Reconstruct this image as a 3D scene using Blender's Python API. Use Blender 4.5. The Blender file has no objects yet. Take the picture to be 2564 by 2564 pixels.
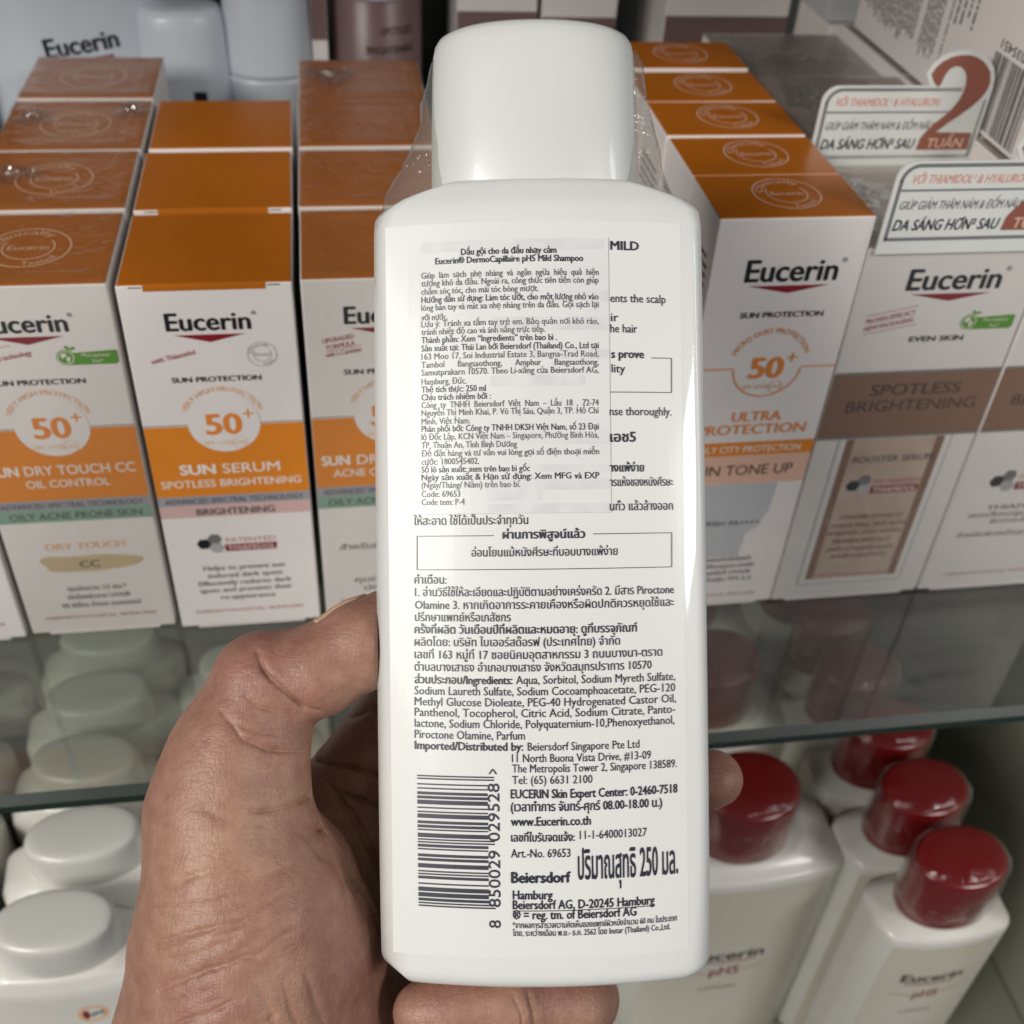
import bpy, bmesh, math, random
import numpy as np
from mathutils import Matrix, Vector
from mathutils.geometry import delaunay_2d_cdt

random.seed(7)
rng = np.random.default_rng(7)
SC = bpy.context.scene
COL = SC.collection

# ------------------------------------------------------------------ camera
# metres; X runs along the shelf, Y into the shelf, Z up; the glass shelf's top is Z = 0
RIGHT = Vector((0.987867, -0.146765, 0.050784))
UP = Vector((0.056653, 0.645018, 0.762065))
VIEW = Vector((0.144601, 0.749941, -0.645506))
CAM_POS = Vector((0.0650, -0.3101, 0.3164))
cam = bpy.data.cameras.new('camera')
camo = bpy.data.objects.new('camera', cam)
COL.objects.link(camo)
camo.matrix_world = Matrix(((RIGHT.x, UP.x, -VIEW.x, CAM_POS.x), (RIGHT.y, UP.y, -VIEW.y, CAM_POS.y),
                            (RIGHT.z, UP.z, -VIEW.z, CAM_POS.z), (0, 0, 0, 1)))
cam.sensor_width = 36.0
cam.lens = 39.3
cam.clip_start = 0.01
cam.clip_end = 20
cam.dof.use_dof = True
cam.dof.focus_distance = 0.247
cam.dof.aperture_fstop = 19
SC.camera = camo

# ------------------------------------------------------------------ world, lamps, exposure
world = bpy.data.worlds.new('World')
SC.world = world
world.use_nodes = True
bg = world.node_tree.nodes['Background']
bg.inputs[0].default_value = (0.92, 0.96, 1.0, 1)
bg.inputs[1].default_value = 0.10


def area_lamp(name, pos, target, sx, sy, power, color):
    l = bpy.data.lights.new(name, 'AREA')
    l.shape = 'RECTANGLE'
    l.size, l.size_y, l.energy, l.color = sx, sy, power, color
    o = bpy.data.objects.new(name, l)
    COL.objects.link(o)
    o.location = pos
    o.rotation_euler = (Vector(target) - Vector(pos)).to_track_quat('-Z', 'Y').to_euler()
    return o


area_lamp('key_fill_lamp', (-1.00, -0.98, 0.98), (0.1, 0.0, 0.05), 0.75, 0.6, 27, (1.0, 0.955, 0.90))
area_lamp('key_fill_lamp', (1.15, -1.15, 1.05), (0.15, 0.0, 0.05), 0.5, 0.3, 10.0, (1.0, 0.96, 0.92))  # added fill from the right that lifts the right-hand cartons
area_lamp('key_fill_lamp', (1.25, -0.45, 0.62), (0.15, -0.05, 0.08), 0.12, 0.6, 2.0, (0.95, 0.97, 1.0))  # tall strip at the right, inferred from the bottle's bright edge line
SC.view_settings.view_transform = 'Standard'
SC.view_settings.look = 'None'
SC.view_settings.exposure = 0.0
SC.view_settings.gamma = 1.0
SC.view_settings.use_curve_mapping = False
SC.cycles.max_bounces = 10
SC.cycles.transparent_max_bounces = 24
SC.cycles.use_denoising = True
SC.cycles.caustics_reflective = False
SC.cycles.caustics_refractive = False
SC.cycles.sample_clamp_indirect = 4


# ------------------------------------------------------------------ materials
def mat(name, base, rough=0.5, var=0.0, vscale=60, bump=0.0, bscale=400, coat=0.0, spec=0.5, sss=0.0,
        metal=0.0, col2=None, crough=0.06):
    m = bpy.data.materials.new(name)
    m.use_nodes = True
    nt = m.node_tree
    p = nt.nodes['Principled BSDF']
    p.inputs['Roughness'].default_value = rough
    p.inputs['Metallic'].default_value = metal
    p.inputs['Specular IOR Level'].default_value = spec
    p.inputs['Coat Weight'].default_value = coat
    p.inputs['Coat Roughness'].default_value = crough
    if sss:
        p.inputs['Subsurface Weight'].default_value = sss
        p.inputs['Subsurface Radius'].default_value = (1.0, 0.9, 0.75)
        p.inputs['Subsurface Scale'].default_value = 0.002
    tc = nt.nodes.new('ShaderNodeTexCoord')
    if var or col2:
        n = nt.nodes.new('ShaderNodeTexNoise')
        n.inputs['Scale'].default_value = vscale
        n.inputs['Detail'].default_value = 6
        nt.links.new(tc.outputs['Object'], n.inputs['Vector'])
        r = nt.nodes.new('ShaderNodeValToRGB')
        r.color_ramp.elements[0].position = 0.3
        r.color_ramp.elements[1].position = 0.72
        c2 = col2 or tuple(c * (1 - var) for c in base)
        r.color_ramp.elements[0].color = (*c2, 1)
        r.color_ramp.elements[1].color = (*base, 1)
        nt.links.new(n.outputs['Fac'], r.inputs['Fac'])
        nt.links.new(r.outputs['Color'], p.inputs['Base Color'])
    else:
        p.inputs['Base Color'].default_value = (*base, 1)
    if bump:
        n2 = nt.nodes.new('ShaderNodeTexNoise')
        n2.inputs['Scale'].default_value = bscale
        n2.inputs['Detail'].default_value = 5
        nt.links.new(tc.outputs['Object'], n2.inputs['Vector'])
        b = nt.nodes.new('ShaderNodeBump')
        b.inputs['Strength'].default_value = bump
        b.inputs['Distance'].default_value = 0.0004
        nt.links.new(n2.outputs['Fac'], b.inputs['Height'])
        nt.links.new(b.outputs['Normal'], p.inputs['Normal'])
    return m


def film_mat(name, tint, rough, haze, bscale=300, bstr=0.25, gloss=1.0, f0=0.06):
    """clear plastic film or pane: see-through, with a Fresnel reflection and a little milky haze"""
    m = bpy.data.materials.new(name)
    m.use_nodes = True
    nt = m.node_tree
    nt.nodes.remove(nt.nodes['Principled BSDF'])
    out = nt.nodes['Material Output']
    tr = nt.nodes.new('ShaderNodeBsdfTransparent')
    tr.inputs[0].default_value = (*tint, 1)
    gl = nt.nodes.new('ShaderNodeBsdfGlossy')
    gl.inputs['Roughness'].default_value = rough
    gl.inputs['Color'].default_value = (gloss, gloss, gloss, 1)
    df = nt.nodes.new('ShaderNodeBsdfDiffuse')
    df.inputs[0].default_value = (0.75, 0.77, 0.75, 1)
    geo = nt.nodes.new('ShaderNodeNewGeometry')
    dot = nt.nodes.new('ShaderNodeVectorMath')
    dot.operation = 'DOT_PRODUCT'
    nt.links.new(geo.outputs['Incoming'], dot.inputs[0])
    nt.links.new(geo.outputs['Normal'], dot.inputs[1])

    def mth(op, a, b=None):
        q = nt.nodes.new('ShaderNodeMath')
        q.operation = op
        for k, v in enumerate((a, b)):
            if v is None:
                continue
            if isinstance(v, (int, float)):
                q.inputs[k].default_value = v
            else:
                nt.links.new(v, q.inputs[k])
        return q.outputs[0]
    # Schlick's reflectance of a thin clear sheet, the same from both sides
    inv = mth('SUBTRACT', 1.0, mth('ABSOLUTE', dot.outputs['Value']))
    fres = mth('ADD', mth('MULTIPLY', mth('POWER', inv, 5.0), 0.9), f0)
    m1 = nt.nodes.new('ShaderNodeMixShader')
    m1.inputs[0].default_value = haze
    m2 = nt.nodes.new('ShaderNodeMixShader')
    nt.links.new(tr.outputs[0], m1.inputs[1])
    nt.links.new(df.outputs[0], m1.inputs[2])
    nt.links.new(fres, m2.inputs[0])
    nt.links.new(m1.outputs[0], m2.inputs[1])
    nt.links.new(gl.outputs[0], m2.inputs[2])
    nt.links.new(m2.outputs[0], out.inputs[0])
    if bstr:
        tc = nt.nodes.new('ShaderNodeTexCoord')
        n = nt.nodes.new('ShaderNodeTexNoise')
        n.inputs['Scale'].default_value = bscale
        n.inputs['Detail'].default_value = 3
        n.inputs['Distortion'].default_value = 1.5
        nt.links.new(tc.outputs['Object'], n.inputs['Vector'])
        b = nt.nodes.new('ShaderNodeBump')
        b.inputs['Strength'].default_value = bstr
        b.inputs['Distance'].default_value = 0.002
        nt.links.new(n.outputs['Fac'], b.inputs['Height'])
        nt.links.new(b.outputs['Normal'], gl.inputs['Normal'])
        nt.links.new(b.outputs['Normal'], dot.inputs[1])
    return m


def skin_mat():
    m = mat('skin', (0.405, 0.255, 0.168), rough=0.47, sss=0.16, col2=(0.275, 0.132, 0.105), vscale=24, spec=0.42)
    nt = m.node_tree
    p = nt.nodes['Principled BSDF']
    p.inputs['Subsurface Radius'].default_value = (1.0, 0.35, 0.2)
    p.inputs['Subsurface Scale'].default_value = 0.0028
    tc = nt.nodes.new('ShaderNodeTexCoord')
    # fine mottling: redder and paler specks over the broad blotches
    nf = nt.nodes.new('ShaderNodeTexNoise')
    nf.inputs['Scale'].default_value = 210
    nf.inputs['Detail'].default_value = 6
    nf.inputs['Roughness'].default_value = 0.7
    nt.links.new(tc.outputs['Object'], nf.inputs['Vector'])
    rf = nt.nodes.new('ShaderNodeValToRGB')
    rf.color_ramp.elements[0].position = 0.36
    rf.color_ramp.elements[1].position = 0.66
    rf.color_ramp.elements[0].color = (0.80, 0.68, 0.68, 1)
    rf.color_ramp.elements[1].color = (1.12, 1.12, 1.08, 1)
    nt.links.new(nf.outputs['Fac'], rf.inputs['Fac'])
    mx = nt.nodes.new('ShaderNodeMixRGB')
    mx.blend_type = 'MULTIPLY'
    mx.inputs[0].default_value = 0.75
    old = p.inputs['Base Color'].links[0].from_socket
    nt.links.new(old, mx.inputs[1])
    nt.links.new(rf.outputs['Color'], mx.inputs[2])
    nt.links.new(mx.outputs[0], p.inputs['Base Color'])
    # crossed fine skin lines: two stretched cell patterns plus pores
    hs = []
    for ang, sc in ((0.5, (900, 260, 500)), (-0.75, (260, 900, 500))):
        mp = nt.nodes.new('ShaderNodeMapping')
        mp.inputs['Rotation'].default_value = (0, 0, ang)
        mp.inputs['Scale'].default_value = sc
        nt.links.new(tc.outputs['Object'], mp.inputs['Vector'])
        v = nt.nodes.new('ShaderNodeTexVoronoi')
        v.feature = 'DISTANCE_TO_EDGE'
        v.inputs['Scale'].default_value = 1.0
        nt.links.new(mp.outputs[0], v.inputs['Vector'])
        mr = nt.nodes.new('ShaderNodeMapRange')
        mr.inputs['From Max'].default_value = 0.14
        nt.links.new(v.outputs['Distance'], mr.inputs['Value'])
        hs.append(mr)
    add = nt.nodes.new('ShaderNodeMath')
    add.operation = 'ADD'
    nt.links.new(hs[0].outputs[0], add.inputs[0])
    nt.links.new(hs[1].outputs[0], add.inputs[1])
    n = nt.nodes.new('ShaderNodeTexNoise')
    n.inputs['Scale'].default_value = 900
    n.inputs['Detail'].default_value = 4
    nt.links.new(tc.outputs['Object'], n.inputs['Vector'])
    add2 = nt.nodes.new('ShaderNodeMath')
    add2.operation = 'ADD'
    nt.links.new(add.outputs[0], add2.inputs[0])
    nt.links.new(n.outputs['Fac'], add2.inputs[1])
    b = nt.nodes.new('ShaderNodeBump')
    b.inputs['Strength'].default_value = 0.21
    b.inputs['Distance'].default_value = 0.00022
    nt.links.new(add2.outputs[0], b.inputs['Height'])
    nt.links.new(b.outputs['Normal'], p.inputs['Normal'])
    return m


M = {}
M['board'] = mat('white_board', (0.76, 0.72, 0.70), rough=0.36, var=0.05, vscale=40, bump=0.06, bscale=700)
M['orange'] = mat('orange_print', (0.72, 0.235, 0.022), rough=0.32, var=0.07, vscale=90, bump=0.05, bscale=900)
M['shaded_orange_lid'] = mat('shaded_orange_lid', (0.47, 0.135, 0.008), rough=0.30, var=0.10, vscale=50, bump=0.07, bscale=500)  # darker than the front orange: the tops' shade is put into the colour
M['orange_text'] = mat('orange_ink', (0.74, 0.24, 0.04), rough=0.4, var=0.05)
M['pale_orange'] = mat('pale_orange_ink', (0.80, 0.48, 0.27), rough=0.4, var=0.06)
M['peach'] = mat('peach_print', (0.74, 0.47, 0.36), rough=0.4, var=0.04)
M['black'] = mat('black_ink', (0.012, 0.013, 0.018), rough=0.35, var=0.1)
M['ink'] = mat('navy_ink', (0.022, 0.024, 0.045), rough=0.4, var=0.15, vscale=150)
M['grey_ink'] = mat('grey_ink', (0.10, 0.10, 0.11), rough=0.4, var=0.25, vscale=120)
M['soft_ink'] = mat('soft_grey_ink', (0.20, 0.19, 0.185), rough=0.45, var=0.3, vscale=160)
M['crimson'] = mat('crimson_ink', (0.24, 0.010, 0.022), rough=0.35, var=0.08)
M['rose'] = mat('rose_ink', (0.44, 0.13, 0.15), rough=0.4, var=0.1)
M['white_ink'] = mat('white_ink', (0.82, 0.76, 0.70), rough=0.4, var=0.04)
M['grey_band'] = mat('grey_print', (0.33, 0.33, 0.36), rough=0.4, var=0.06)
M['green_band'] = mat('sage_print', (0.235, 0.37, 0.29), rough=0.4, var=0.06)
M['pink_band'] = mat('pink_print', (0.62, 0.42, 0.40), rough=0.4, var=0.05)
M['leaf'] = mat('leaf_green_print', (0.10, 0.31, 0.025), rough=0.35, var=0.1)
M['beige'] = mat('beige_print', (0.60, 0.47, 0.28), rough=0.4, var=0.18, vscale=90)
M['mid_grey'] = mat('mid_grey_print', (0.17, 0.17, 0.17), rough=0.4, var=0.1)
M['light_grey'] = mat('light_grey_print', (0.40, 0.40, 0.40), rough=0.4, var=0.08)
M['pale_grey'] = mat('pale_grey_print', (0.50, 0.52, 0.53), rough=0.35, var=0.06)
M['taupe'] = mat('taupe_print', (0.245, 0.135, 0.090), rough=0.32, var=0.07, vscale=70)
M['taupe_dark'] = mat('dark_taupe_ink', (0.075, 0.042, 0.032), rough=0.35, var=0.1)
M['taupe_lid'] = mat('taupe_lid', (0.30, 0.235, 0.205), rough=0.34, var=0.12, vscale=40)
M['gold'] = mat('rose_gold_print', (0.62, 0.49, 0.42), rough=0.3, col2=(0.44, 0.30, 0.235), vscale=38)
M['mauve'] = mat('mauve_print', (0.185, 0.115, 0.115), rough=0.35, var=0.1)
M['sign_card'] = mat('sign_card', (0.70, 0.72, 0.69), rough=0.3, var=0.04)
M['sign_two'] = mat('sign_brown', (0.29, 0.105, 0.075), rough=0.35, var=0.06)
M['salmon'] = mat('salmon_ink', (0.68, 0.27, 0.20), rough=0.4, var=0.06)
M['silver'] = mat('silver_foil', (0.60, 0.62, 0.62), rough=0.36, metal=0.85, bump=0.2, bscale=160)
M['bottle'] = mat('white_bottle_plastic', (0.665, 0.68, 0.665), rough=0.40, var=0.02, coat=0.5, sss=0.12, crough=0.05, spec=0.35)
M['cap'] = mat('white_cap_plastic', (0.635, 0.65, 0.635), rough=0.36, var=0.02, coat=0.55, sss=0.2, bump=0.03, bscale=120, crough=0.12)
M['label'] = mat('glossy_label', (0.675, 0.69, 0.67), rough=0.40, var=0.015, spec=0.35, coat=0.15, crough=0.12, bump=0.02, bscale=160)
M['sticker'] = mat('paper_sticker', (0.68, 0.695, 0.68), rough=0.38, col2=(0.64, 0.65, 0.64), vscale=70, spec=0.35, coat=0.2, crough=0.12, bump=0.05, bscale=260)
M['smudge'] = mat('faded_print', (0.67, 0.685, 0.67), rough=0.38, col2=(0.585, 0.59, 0.605), vscale=200, spec=.35, coat=0.2, crough=0.1)
M['smudge_edge'] = mat('sticker_cut_edge', (0.50, 0.51, 0.51), rough=0.4, var=0.2, vscale=120)
M['white_shadow'] = mat('shaded_white_plastic', (0.60, 0.65, 0.71), rough=0.38, var=0.03, coat=0.3, sss=0.1)  # white plastic; the bluish shade at the back is put into its colour
M['cream'] = mat('cream_plastic', (0.73, 0.72, 0.67), rough=0.34, var=0.04, coat=0.3)
M['beige_label'] = mat('beige_label', (0.62, 0.57, 0.46), rough=0.30, col2=(0.66, 0.63, 0.56), vscale=14, coat=0.3)
M['red_cap'] = mat('red_cap_plastic', (0.185, 0.004, 0.005), rough=0.22, var=0.12, coat=0.6, bump=0.04, bscale=120)
M['jar_cap'] = mat('pale_cap_plastic', (0.66, 0.66, 0.62), rough=0.33, var=0.03, coat=0.3, sss=0.1)
M['skin'] = skin_mat()
M['nail'] = mat('nail', (0.52, 0.34, 0.22), rough=0.28, var=0.05, coat=0.3, sss=0.2)
M['film'] = film_mat('clear_film', (0.95, 0.95, 0.94), 0.09, 0.03, 200, 0.3, f0=.045)
M['fold'] = film_mat('bunched_film', (0.96, 0.96, 0.96), 0.12, 0.02, 260, 0.3, f0=.16)
M['tight_film'] = film_mat('tight_film', (0.97, 0.97, 0.97), 0.08, 0.004, 200, 0.35, f0=.04)
M['wrap'] = film_mat('shrink_wrap', (0.90, 0.89, 0.87), 0.10, 0.08, 130, 0.7)
M['pane'] = film_mat('shelf_glass', (0.77, 0.795, 0.76), 0.02, 0.035, 90, 0.0, f0=.045)
M['glass_edge'] = mat('glass_edge', (0.012, 0.030, 0.020), rough=0.14, var=0.3, vscale=30, coat=0.6)
M['glass_bevel'] = mat('glass_bevel', (0.04, 0.055, 0.045), rough=0.38, col2=(0.022, 0.032, 0.026), vscale=14, coat=0.0, spec=.3)
M['back'] = mat('cabinet_back', (0.085, 0.092, 0.085), rough=0.4, var=0.2, vscale=12)
M['side'] = mat('cabinet_side', (0.42, 0.42, 0.34), rough=0.25, col2=(0.25, 0.26, 0.21), vscale=9)
M['base'] = mat('cabinet_base', (0.30, 0.31, 0.25), rough=0.3, var=0.25, vscale=10)


# ------------------------------------------------------------------ mesh helpers
def link(name, me, m=None, parent=None, smooth=False, loc=None):
    if m is not None:
        me.materials.append(m)
    if smooth:
        me.polygons.foreach_set('use_smooth', [True] * len(me.polygons))
    o = bpy.data.objects.new(name, me)
    COL.objects.link(o)
    if parent is not None:
        o.parent = parent
    if loc is not None:
        o.location = loc
    return o


def mesh(name, verts, faces):
    me = bpy.data.meshes.new(name)
    me.from_pydata([tuple(v) for v in verts], [], [tuple(f) for f in faces])
    me.update()
    return me


def tag(o, label, cat, group=None):
    o['label'] = label
    o['category'] = cat
    if group:
        o['group'] = group
    return o


def thing(name, label, cat, loc=(0, 0, 0), rotz=0.0, group=None):
    o = bpy.data.objects.new(name, None)
    o.empty_display_size = 0.01
    COL.objects.link(o)
    o.location = loc
    o.rotation_euler = (0, 0, rotz)
    return tag(o, label, cat, group)


def copy_thing(src, label, loc, rotz=0.0, skip=()):
    r = src.copy()
    COL.objects.link(r)
    r.location = loc
    r.rotation_euler = (0, 0, rotz)
    r['label'] = label

    def rec(a, b):
        for ch in a.children:
            if ch.name.split('.')[0] in skip:
                continue
            c = ch.copy()
            COL.objects.link(c)
            c.parent = b
            rec(ch, c)
    rec(src, r)
    return r


def box_mesh(name, x0, x1, y0, y1, z0, z1, bev=0.0004, seg=2):
    bm = bmesh.new()
    vs = [bm.verts.new((x, y, z)) for x in (x0, x1) for y in (y0, y1) for z in (z0, z1)]
    for f in ((0, 1, 3, 2), (4, 6, 7, 5), (0, 4, 5, 1), (2, 3, 7, 6), (0, 2, 6, 4), (1, 5, 7, 3)):
        bm.faces.new([vs[i] for i in f])
    bmesh.ops.recalc_face_normals(bm, faces=bm.faces[:])
    if bev:
        bmesh.ops.bevel(bm, geom=bm.edges[:], offset=bev, segments=seg, affect='EDGES', profile=0.5)
    me = bpy.data.meshes.new(name)
    bm.to_mesh(me)
    bm.free()
    return me


def loft(name, rings, cap_bottom=True, cap_top=True):
    n = len(rings[0])
    v = [p for r in rings for p in r]
    f = []
    for i in range(len(rings) - 1):
        for j in range(n):
            a, b = i * n + j, i * n + (j + 1) % n
            f.append((a, b, b + n, a + n))
    if cap_bottom:
        f.append(tuple(reversed(range(n))))
    if cap_top:
        f.append(tuple(range((len(rings) - 1) * n, len(rings) * n)))
    return mesh(name, v, f)


# ------------------------------------------------------------------ lettering (built-in typeface, filled by winding number)
_tc = bpy.data.curves.new('lettering', 'FONT')
_to = bpy.data.objects.new('lettering', _tc)
_dg = bpy.context.evaluated_depsgraph_get()
_cache = {}


def spline_loop(sp, res):
    pts = []
    bp = sp.bezier_points
    n = len(bp)
    for i in range(n):
        a, b = bp[i], bp[(i + 1) % n]
        p0, p1, p2, p3 = (np.array(q[:2]) for q in (a.co, a.handle_right, b.co, b.handle_left))
        p2, p3 = p3, p2
        d = p3 - p0
        L = np.hypot(*d) + 1e-9
        dev = max(abs(np.cross(d, p1 - p0)) / L, abs(np.cross(d, p2 - p0)) / L)
        k = 1 if dev < 0.004 else res
        for t in range(k):
            t /= k
            pts.append((1 - t) ** 3 * p0 + 3 * (1 - t) ** 2 * t * p1 + 3 * (1 - t) * t * t * p2 + t ** 3 * p3)
    return np.array(pts)


def fill(loops):
    """triangulate closed loops with the non-zero winding rule"""
    V, Ed = [], []
    for lp in loops:
        s = len(V)
        V += [Vector((float(p[0]), float(p[1]))) for p in lp]
        Ed += [(s + i, s + (i + 1) % len(lp)) for i in range(len(lp))]
    if len(V) < 3:
        return np.zeros((0, 2)), []
    r = delaunay_2d_cdt(V, Ed, [], 0, 1e-6)
    vs = np.array([(v.x, v.y) for v in r[0]])
    tris = [f for f in r[2] if len(f) == 3]
    if not tris:
        return vs, []
    T = np.array(tris)
    cen = vs[T].mean(axis=1)
    w = np.zeros(len(cen))
    for lp in loops:
        a, b = lp, np.roll(lp, -1, axis=0)
        px, py = cen[:, :1], cen[:, 1:]
        up = (a[None, :, 1] <= py) & (b[None, :, 1] > py)
        dn = (a[None, :, 1] > py) & (b[None, :, 1] <= py)
        side = (b[None, :, 0] - a[None, :, 0]) * (py - a[None, :, 1]) - (px - a[None, :, 0]) * (b[None, :, 1] - a[None, :, 1])
        w += (up & (side > 0)).sum(1) - (dn & (side < 0)).sum(1)
    return vs, T[w != 0]


def text_tris(s, bold=0.0, res=3):
    key = (s, bold, res)
    if key in _cache:
        return _cache[key]
    _tc.body = s
    _tc.size = 1.0
    cu = _to.to_curve(_dg)
    loops = [spline_loop(sp, res) for sp in cu.splines if len(sp.bezier_points) > 2]
    _to.to_curve_clear()
    items = []
    for lp in loops:
        if len(lp) < 3:
            continue
        var = [lp]
        if bold:
            var = [lp + np.array(o) for o in ((-bold, 0), (bold, 0), (0, bold * .6), (0, -bold * .6))]
        items.append([lp[:, 0].min() - bold, lp[:, 0].max() + bold, var])
    items.sort(key=lambda q: q[0])
    groups = []
    for it in items:
        if groups and it[0] <= groups[-1][1]:
            groups[-1][1] = max(groups[-1][1], it[1])
            groups[-1][2] += it[2]
        else:
            groups.append([it[0], it[1], list(it[2])])
    V, F, n = [], [], 0
    for g in groups:
        # bold copies of an outer loop and its hole: thin the hole copies by intersecting shifts of whole glyphs
        if bold:
            k = len(g[2]) // 4
            allv = []
            for s_i in range(4):
                allv.append([g[2][q * 4 + s_i] for q in range(k)])
            vs, ts = fill_union(allv)
        else:
            vs, ts = fill(g[2])
        if len(ts):
            V.append(vs)
            F.append(np.array(ts) + n)
            n += len(vs)
    if V:
        V, F = np.vstack(V), np.vstack(F)
    else:
        V, F = np.zeros((0, 2)), np.zeros((0, 3), int)
    _cache[key] = (V, F)
    return V, F


def fill_union(sets):
    """union of several loop sets: inside where any set's winding is non-zero"""
    V, Ed = [], []
    for loops in sets:
        for lp in loops:
            s = len(V)
            V += [Vector((float(p[0]), float(p[1]))) for p in lp]
            Ed += [(s + i, s + (i + 1) % len(lp)) for i in range(len(lp))]
    r = delaunay_2d_cdt(V, Ed, [], 0, 1e-6)
    vs = np.array([(v.x, v.y) for v in r[0]])
    T = np.array([f for f in r[2] if len(f) == 3])
    if not len(T):
        return vs, []
    cen = vs[T].mean(axis=1)
    inside = np.zeros(len(cen), bool)
    px, py = cen[:, :1], cen[:, 1:]
    for loops in sets:
        w = np.zeros(len(cen))
        for lp in loops:
            a, b = lp, np.roll(lp, -1, axis=0)
            up = (a[None, :, 1] <= py) & (b[None, :, 1] > py)
            dn = (a[None, :, 1] > py) & (b[None, :, 1] <= py)
            side = (b[None, :, 0] - a[None, :, 0]) * (py - a[None, :, 1]) - (px - a[None, :, 0]) * (b[None, :, 1] - a[None, :, 1])
            w += (up & (side > 0)).sum(1) - (dn & (side < 0)).sum(1)
        inside |= w != 0
    return vs, T[inside]


def circle(cx, cy, r, n=40, ry=None, a0=0.0, a1=2 * math.pi):
    ry = ry or r
    return np.array([(cx + r * math.cos(a0 + (a1 - a0) * i / n), cy + ry * math.sin(a0 + (a1 - a0) * i / n)) for i in range(n)])


class Print:
    """ink laid on a face: collected per (name, material) and built as thin sheets just above it; units are mm"""

    def __init__(self):
        self.d = {}

    def put(self, name, m, V, F, layer):
        if len(F):
            self.d.setdefault((name, m), []).append((np.asarray(V, float), np.asarray(F), layer))

    def text(self, name, m, s, x0, y, size, x1=None, bold=0.0, layer=2, rot=0.0, center=None, arc=None, res=3, shear=0.0, ysc=1.0):
        V, F = text_tris(s, bold, res)
        if not len(F):
            return
        V = V.copy()
        mn, mx = V[:, 0].min(), V[:, 0].max()
        V[:, 0] = (V[:, 0] - mn) * size
        V[:, 1] *= size * ysc
        wid = (mx - mn) * size
        if x1 is not None:
            V[:, 0] *= (x1 - x0) / wid
            wid = x1 - x0
        if shear:
            V[:, 0] += V[:, 1] * shear
        if arc:                      # (cx, cy, radius, mid angle): letters stand on the circle
            cx, cy, r, mid = arc
            a = mid - (V[:, 0] - wid / 2) / r
            rr = r + V[:, 1]
            V = np.stack([cx + rr * np.cos(a), cy + rr * np.sin(a)], 1)
            self.put(name, m, V, F, layer)
            return
        if center is not None:
            V[:, 0] -= wid / 2
            x0 = center
        if rot:
            c_, s_ = math.cos(rot), math.sin(rot)
            V = np.stack([V[:, 0] * c_ - V[:, 1] * s_, V[:, 0] * s_ + V[:, 1] * c_], 1)
        V[:, 0] += x0
        V[:, 1] += y
        self.put(name, m, V, F, layer)

    def poly(self, name, m, loops, layer=1):
        loops = [np.array(l, float) for l in loops]
        V, F = fill(loops)
        self.put(name, m, V, F, layer)

    def rect(self, name, m, x0, y0, x1, y1, layer=1, nx=1, ny=1):
        V = [(x0 + (x1 - x0) * i / nx, y0 + (y1 - y0) * j / ny) for j in range(ny + 1) for i in range(nx + 1)]
        F = []
        for j in range(ny):
            for i in range(nx):
                a = j * (nx + 1) + i
                F += [(a, a + 1, a + nx + 2), (a, a + nx + 2, a + nx + 1)]
        self.put(name, m, V, F, layer)

    def ring(self, name, m, cx, cy, r, t, layer=2, n=40, ry=None, a0=0.0, a1=2 * math.pi):
        ry = ry or r
        V, F = [], []
        for i in range(n + 1):
            a = a0 + (a1 - a0) * i / n
            V += [(cx + r * math.cos(a), cy + ry * math.sin(a)), (cx + (r - t) * math.cos(a), cy + (ry - t) * math.sin(a))]
        for i in range(n):
            F += [(2 * i, 2 * i + 2, 2 * i + 3), (2 * i, 2 * i + 3, 2 * i + 1)]
        self.put(name, m, V, F, layer)

    def line(self, name, m, pts, t, layer=2):
        for (xa, ya), (xb, yb) in zip(pts[:-1], pts[1:]):
            k = max(1, int(abs(xb - xa) / 4))
            dx, dy = xb - xa, yb - ya
            L = math.hypot(dx, dy)
            nx, ny = -dy / L * t / 2, dx / L * t / 2
            V, F = [], []
            for i in range(k + 1):
                x, y = xa + dx * i / k, ya + dy * i / k
                V += [(x + nx, y + ny), (x - nx, y - ny)]
            for i in range(k):
                F += [(2 * i, 2 * i + 1, 2 * i + 3), (2 * i, 2 * i + 3, 2 * i + 2)]
            self.put(name, m, V, F, layer)

    def build(self, parent, fn):
        out = []
        for (name, m), lst in self.d.items():
            V, F, n = [], [], 0
            for v, f, layer in lst:
                V.append(np.array([fn(a, b, layer) for a, b in v]))
                F.append(f + n)
                n += len(v)
            V, F = np.vstack(V), np.vstack(F)
            out.append(link(name, mesh(name, V, F.tolist()), M[m], parent))
        return out


INK = 0.06   # mm per print layer


def front_fn(W):
    return lambda u, v, l: ((u - W / 2) * .001, -(0.02 + INK * l) * .001, v * .001)


# ------------------------------------------------------------------ the setting
def structure(name, me, m, loc=None):
    o = link(name, me, m, None, False, loc)
    o['kind'] = 'structure'
    return o


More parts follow.
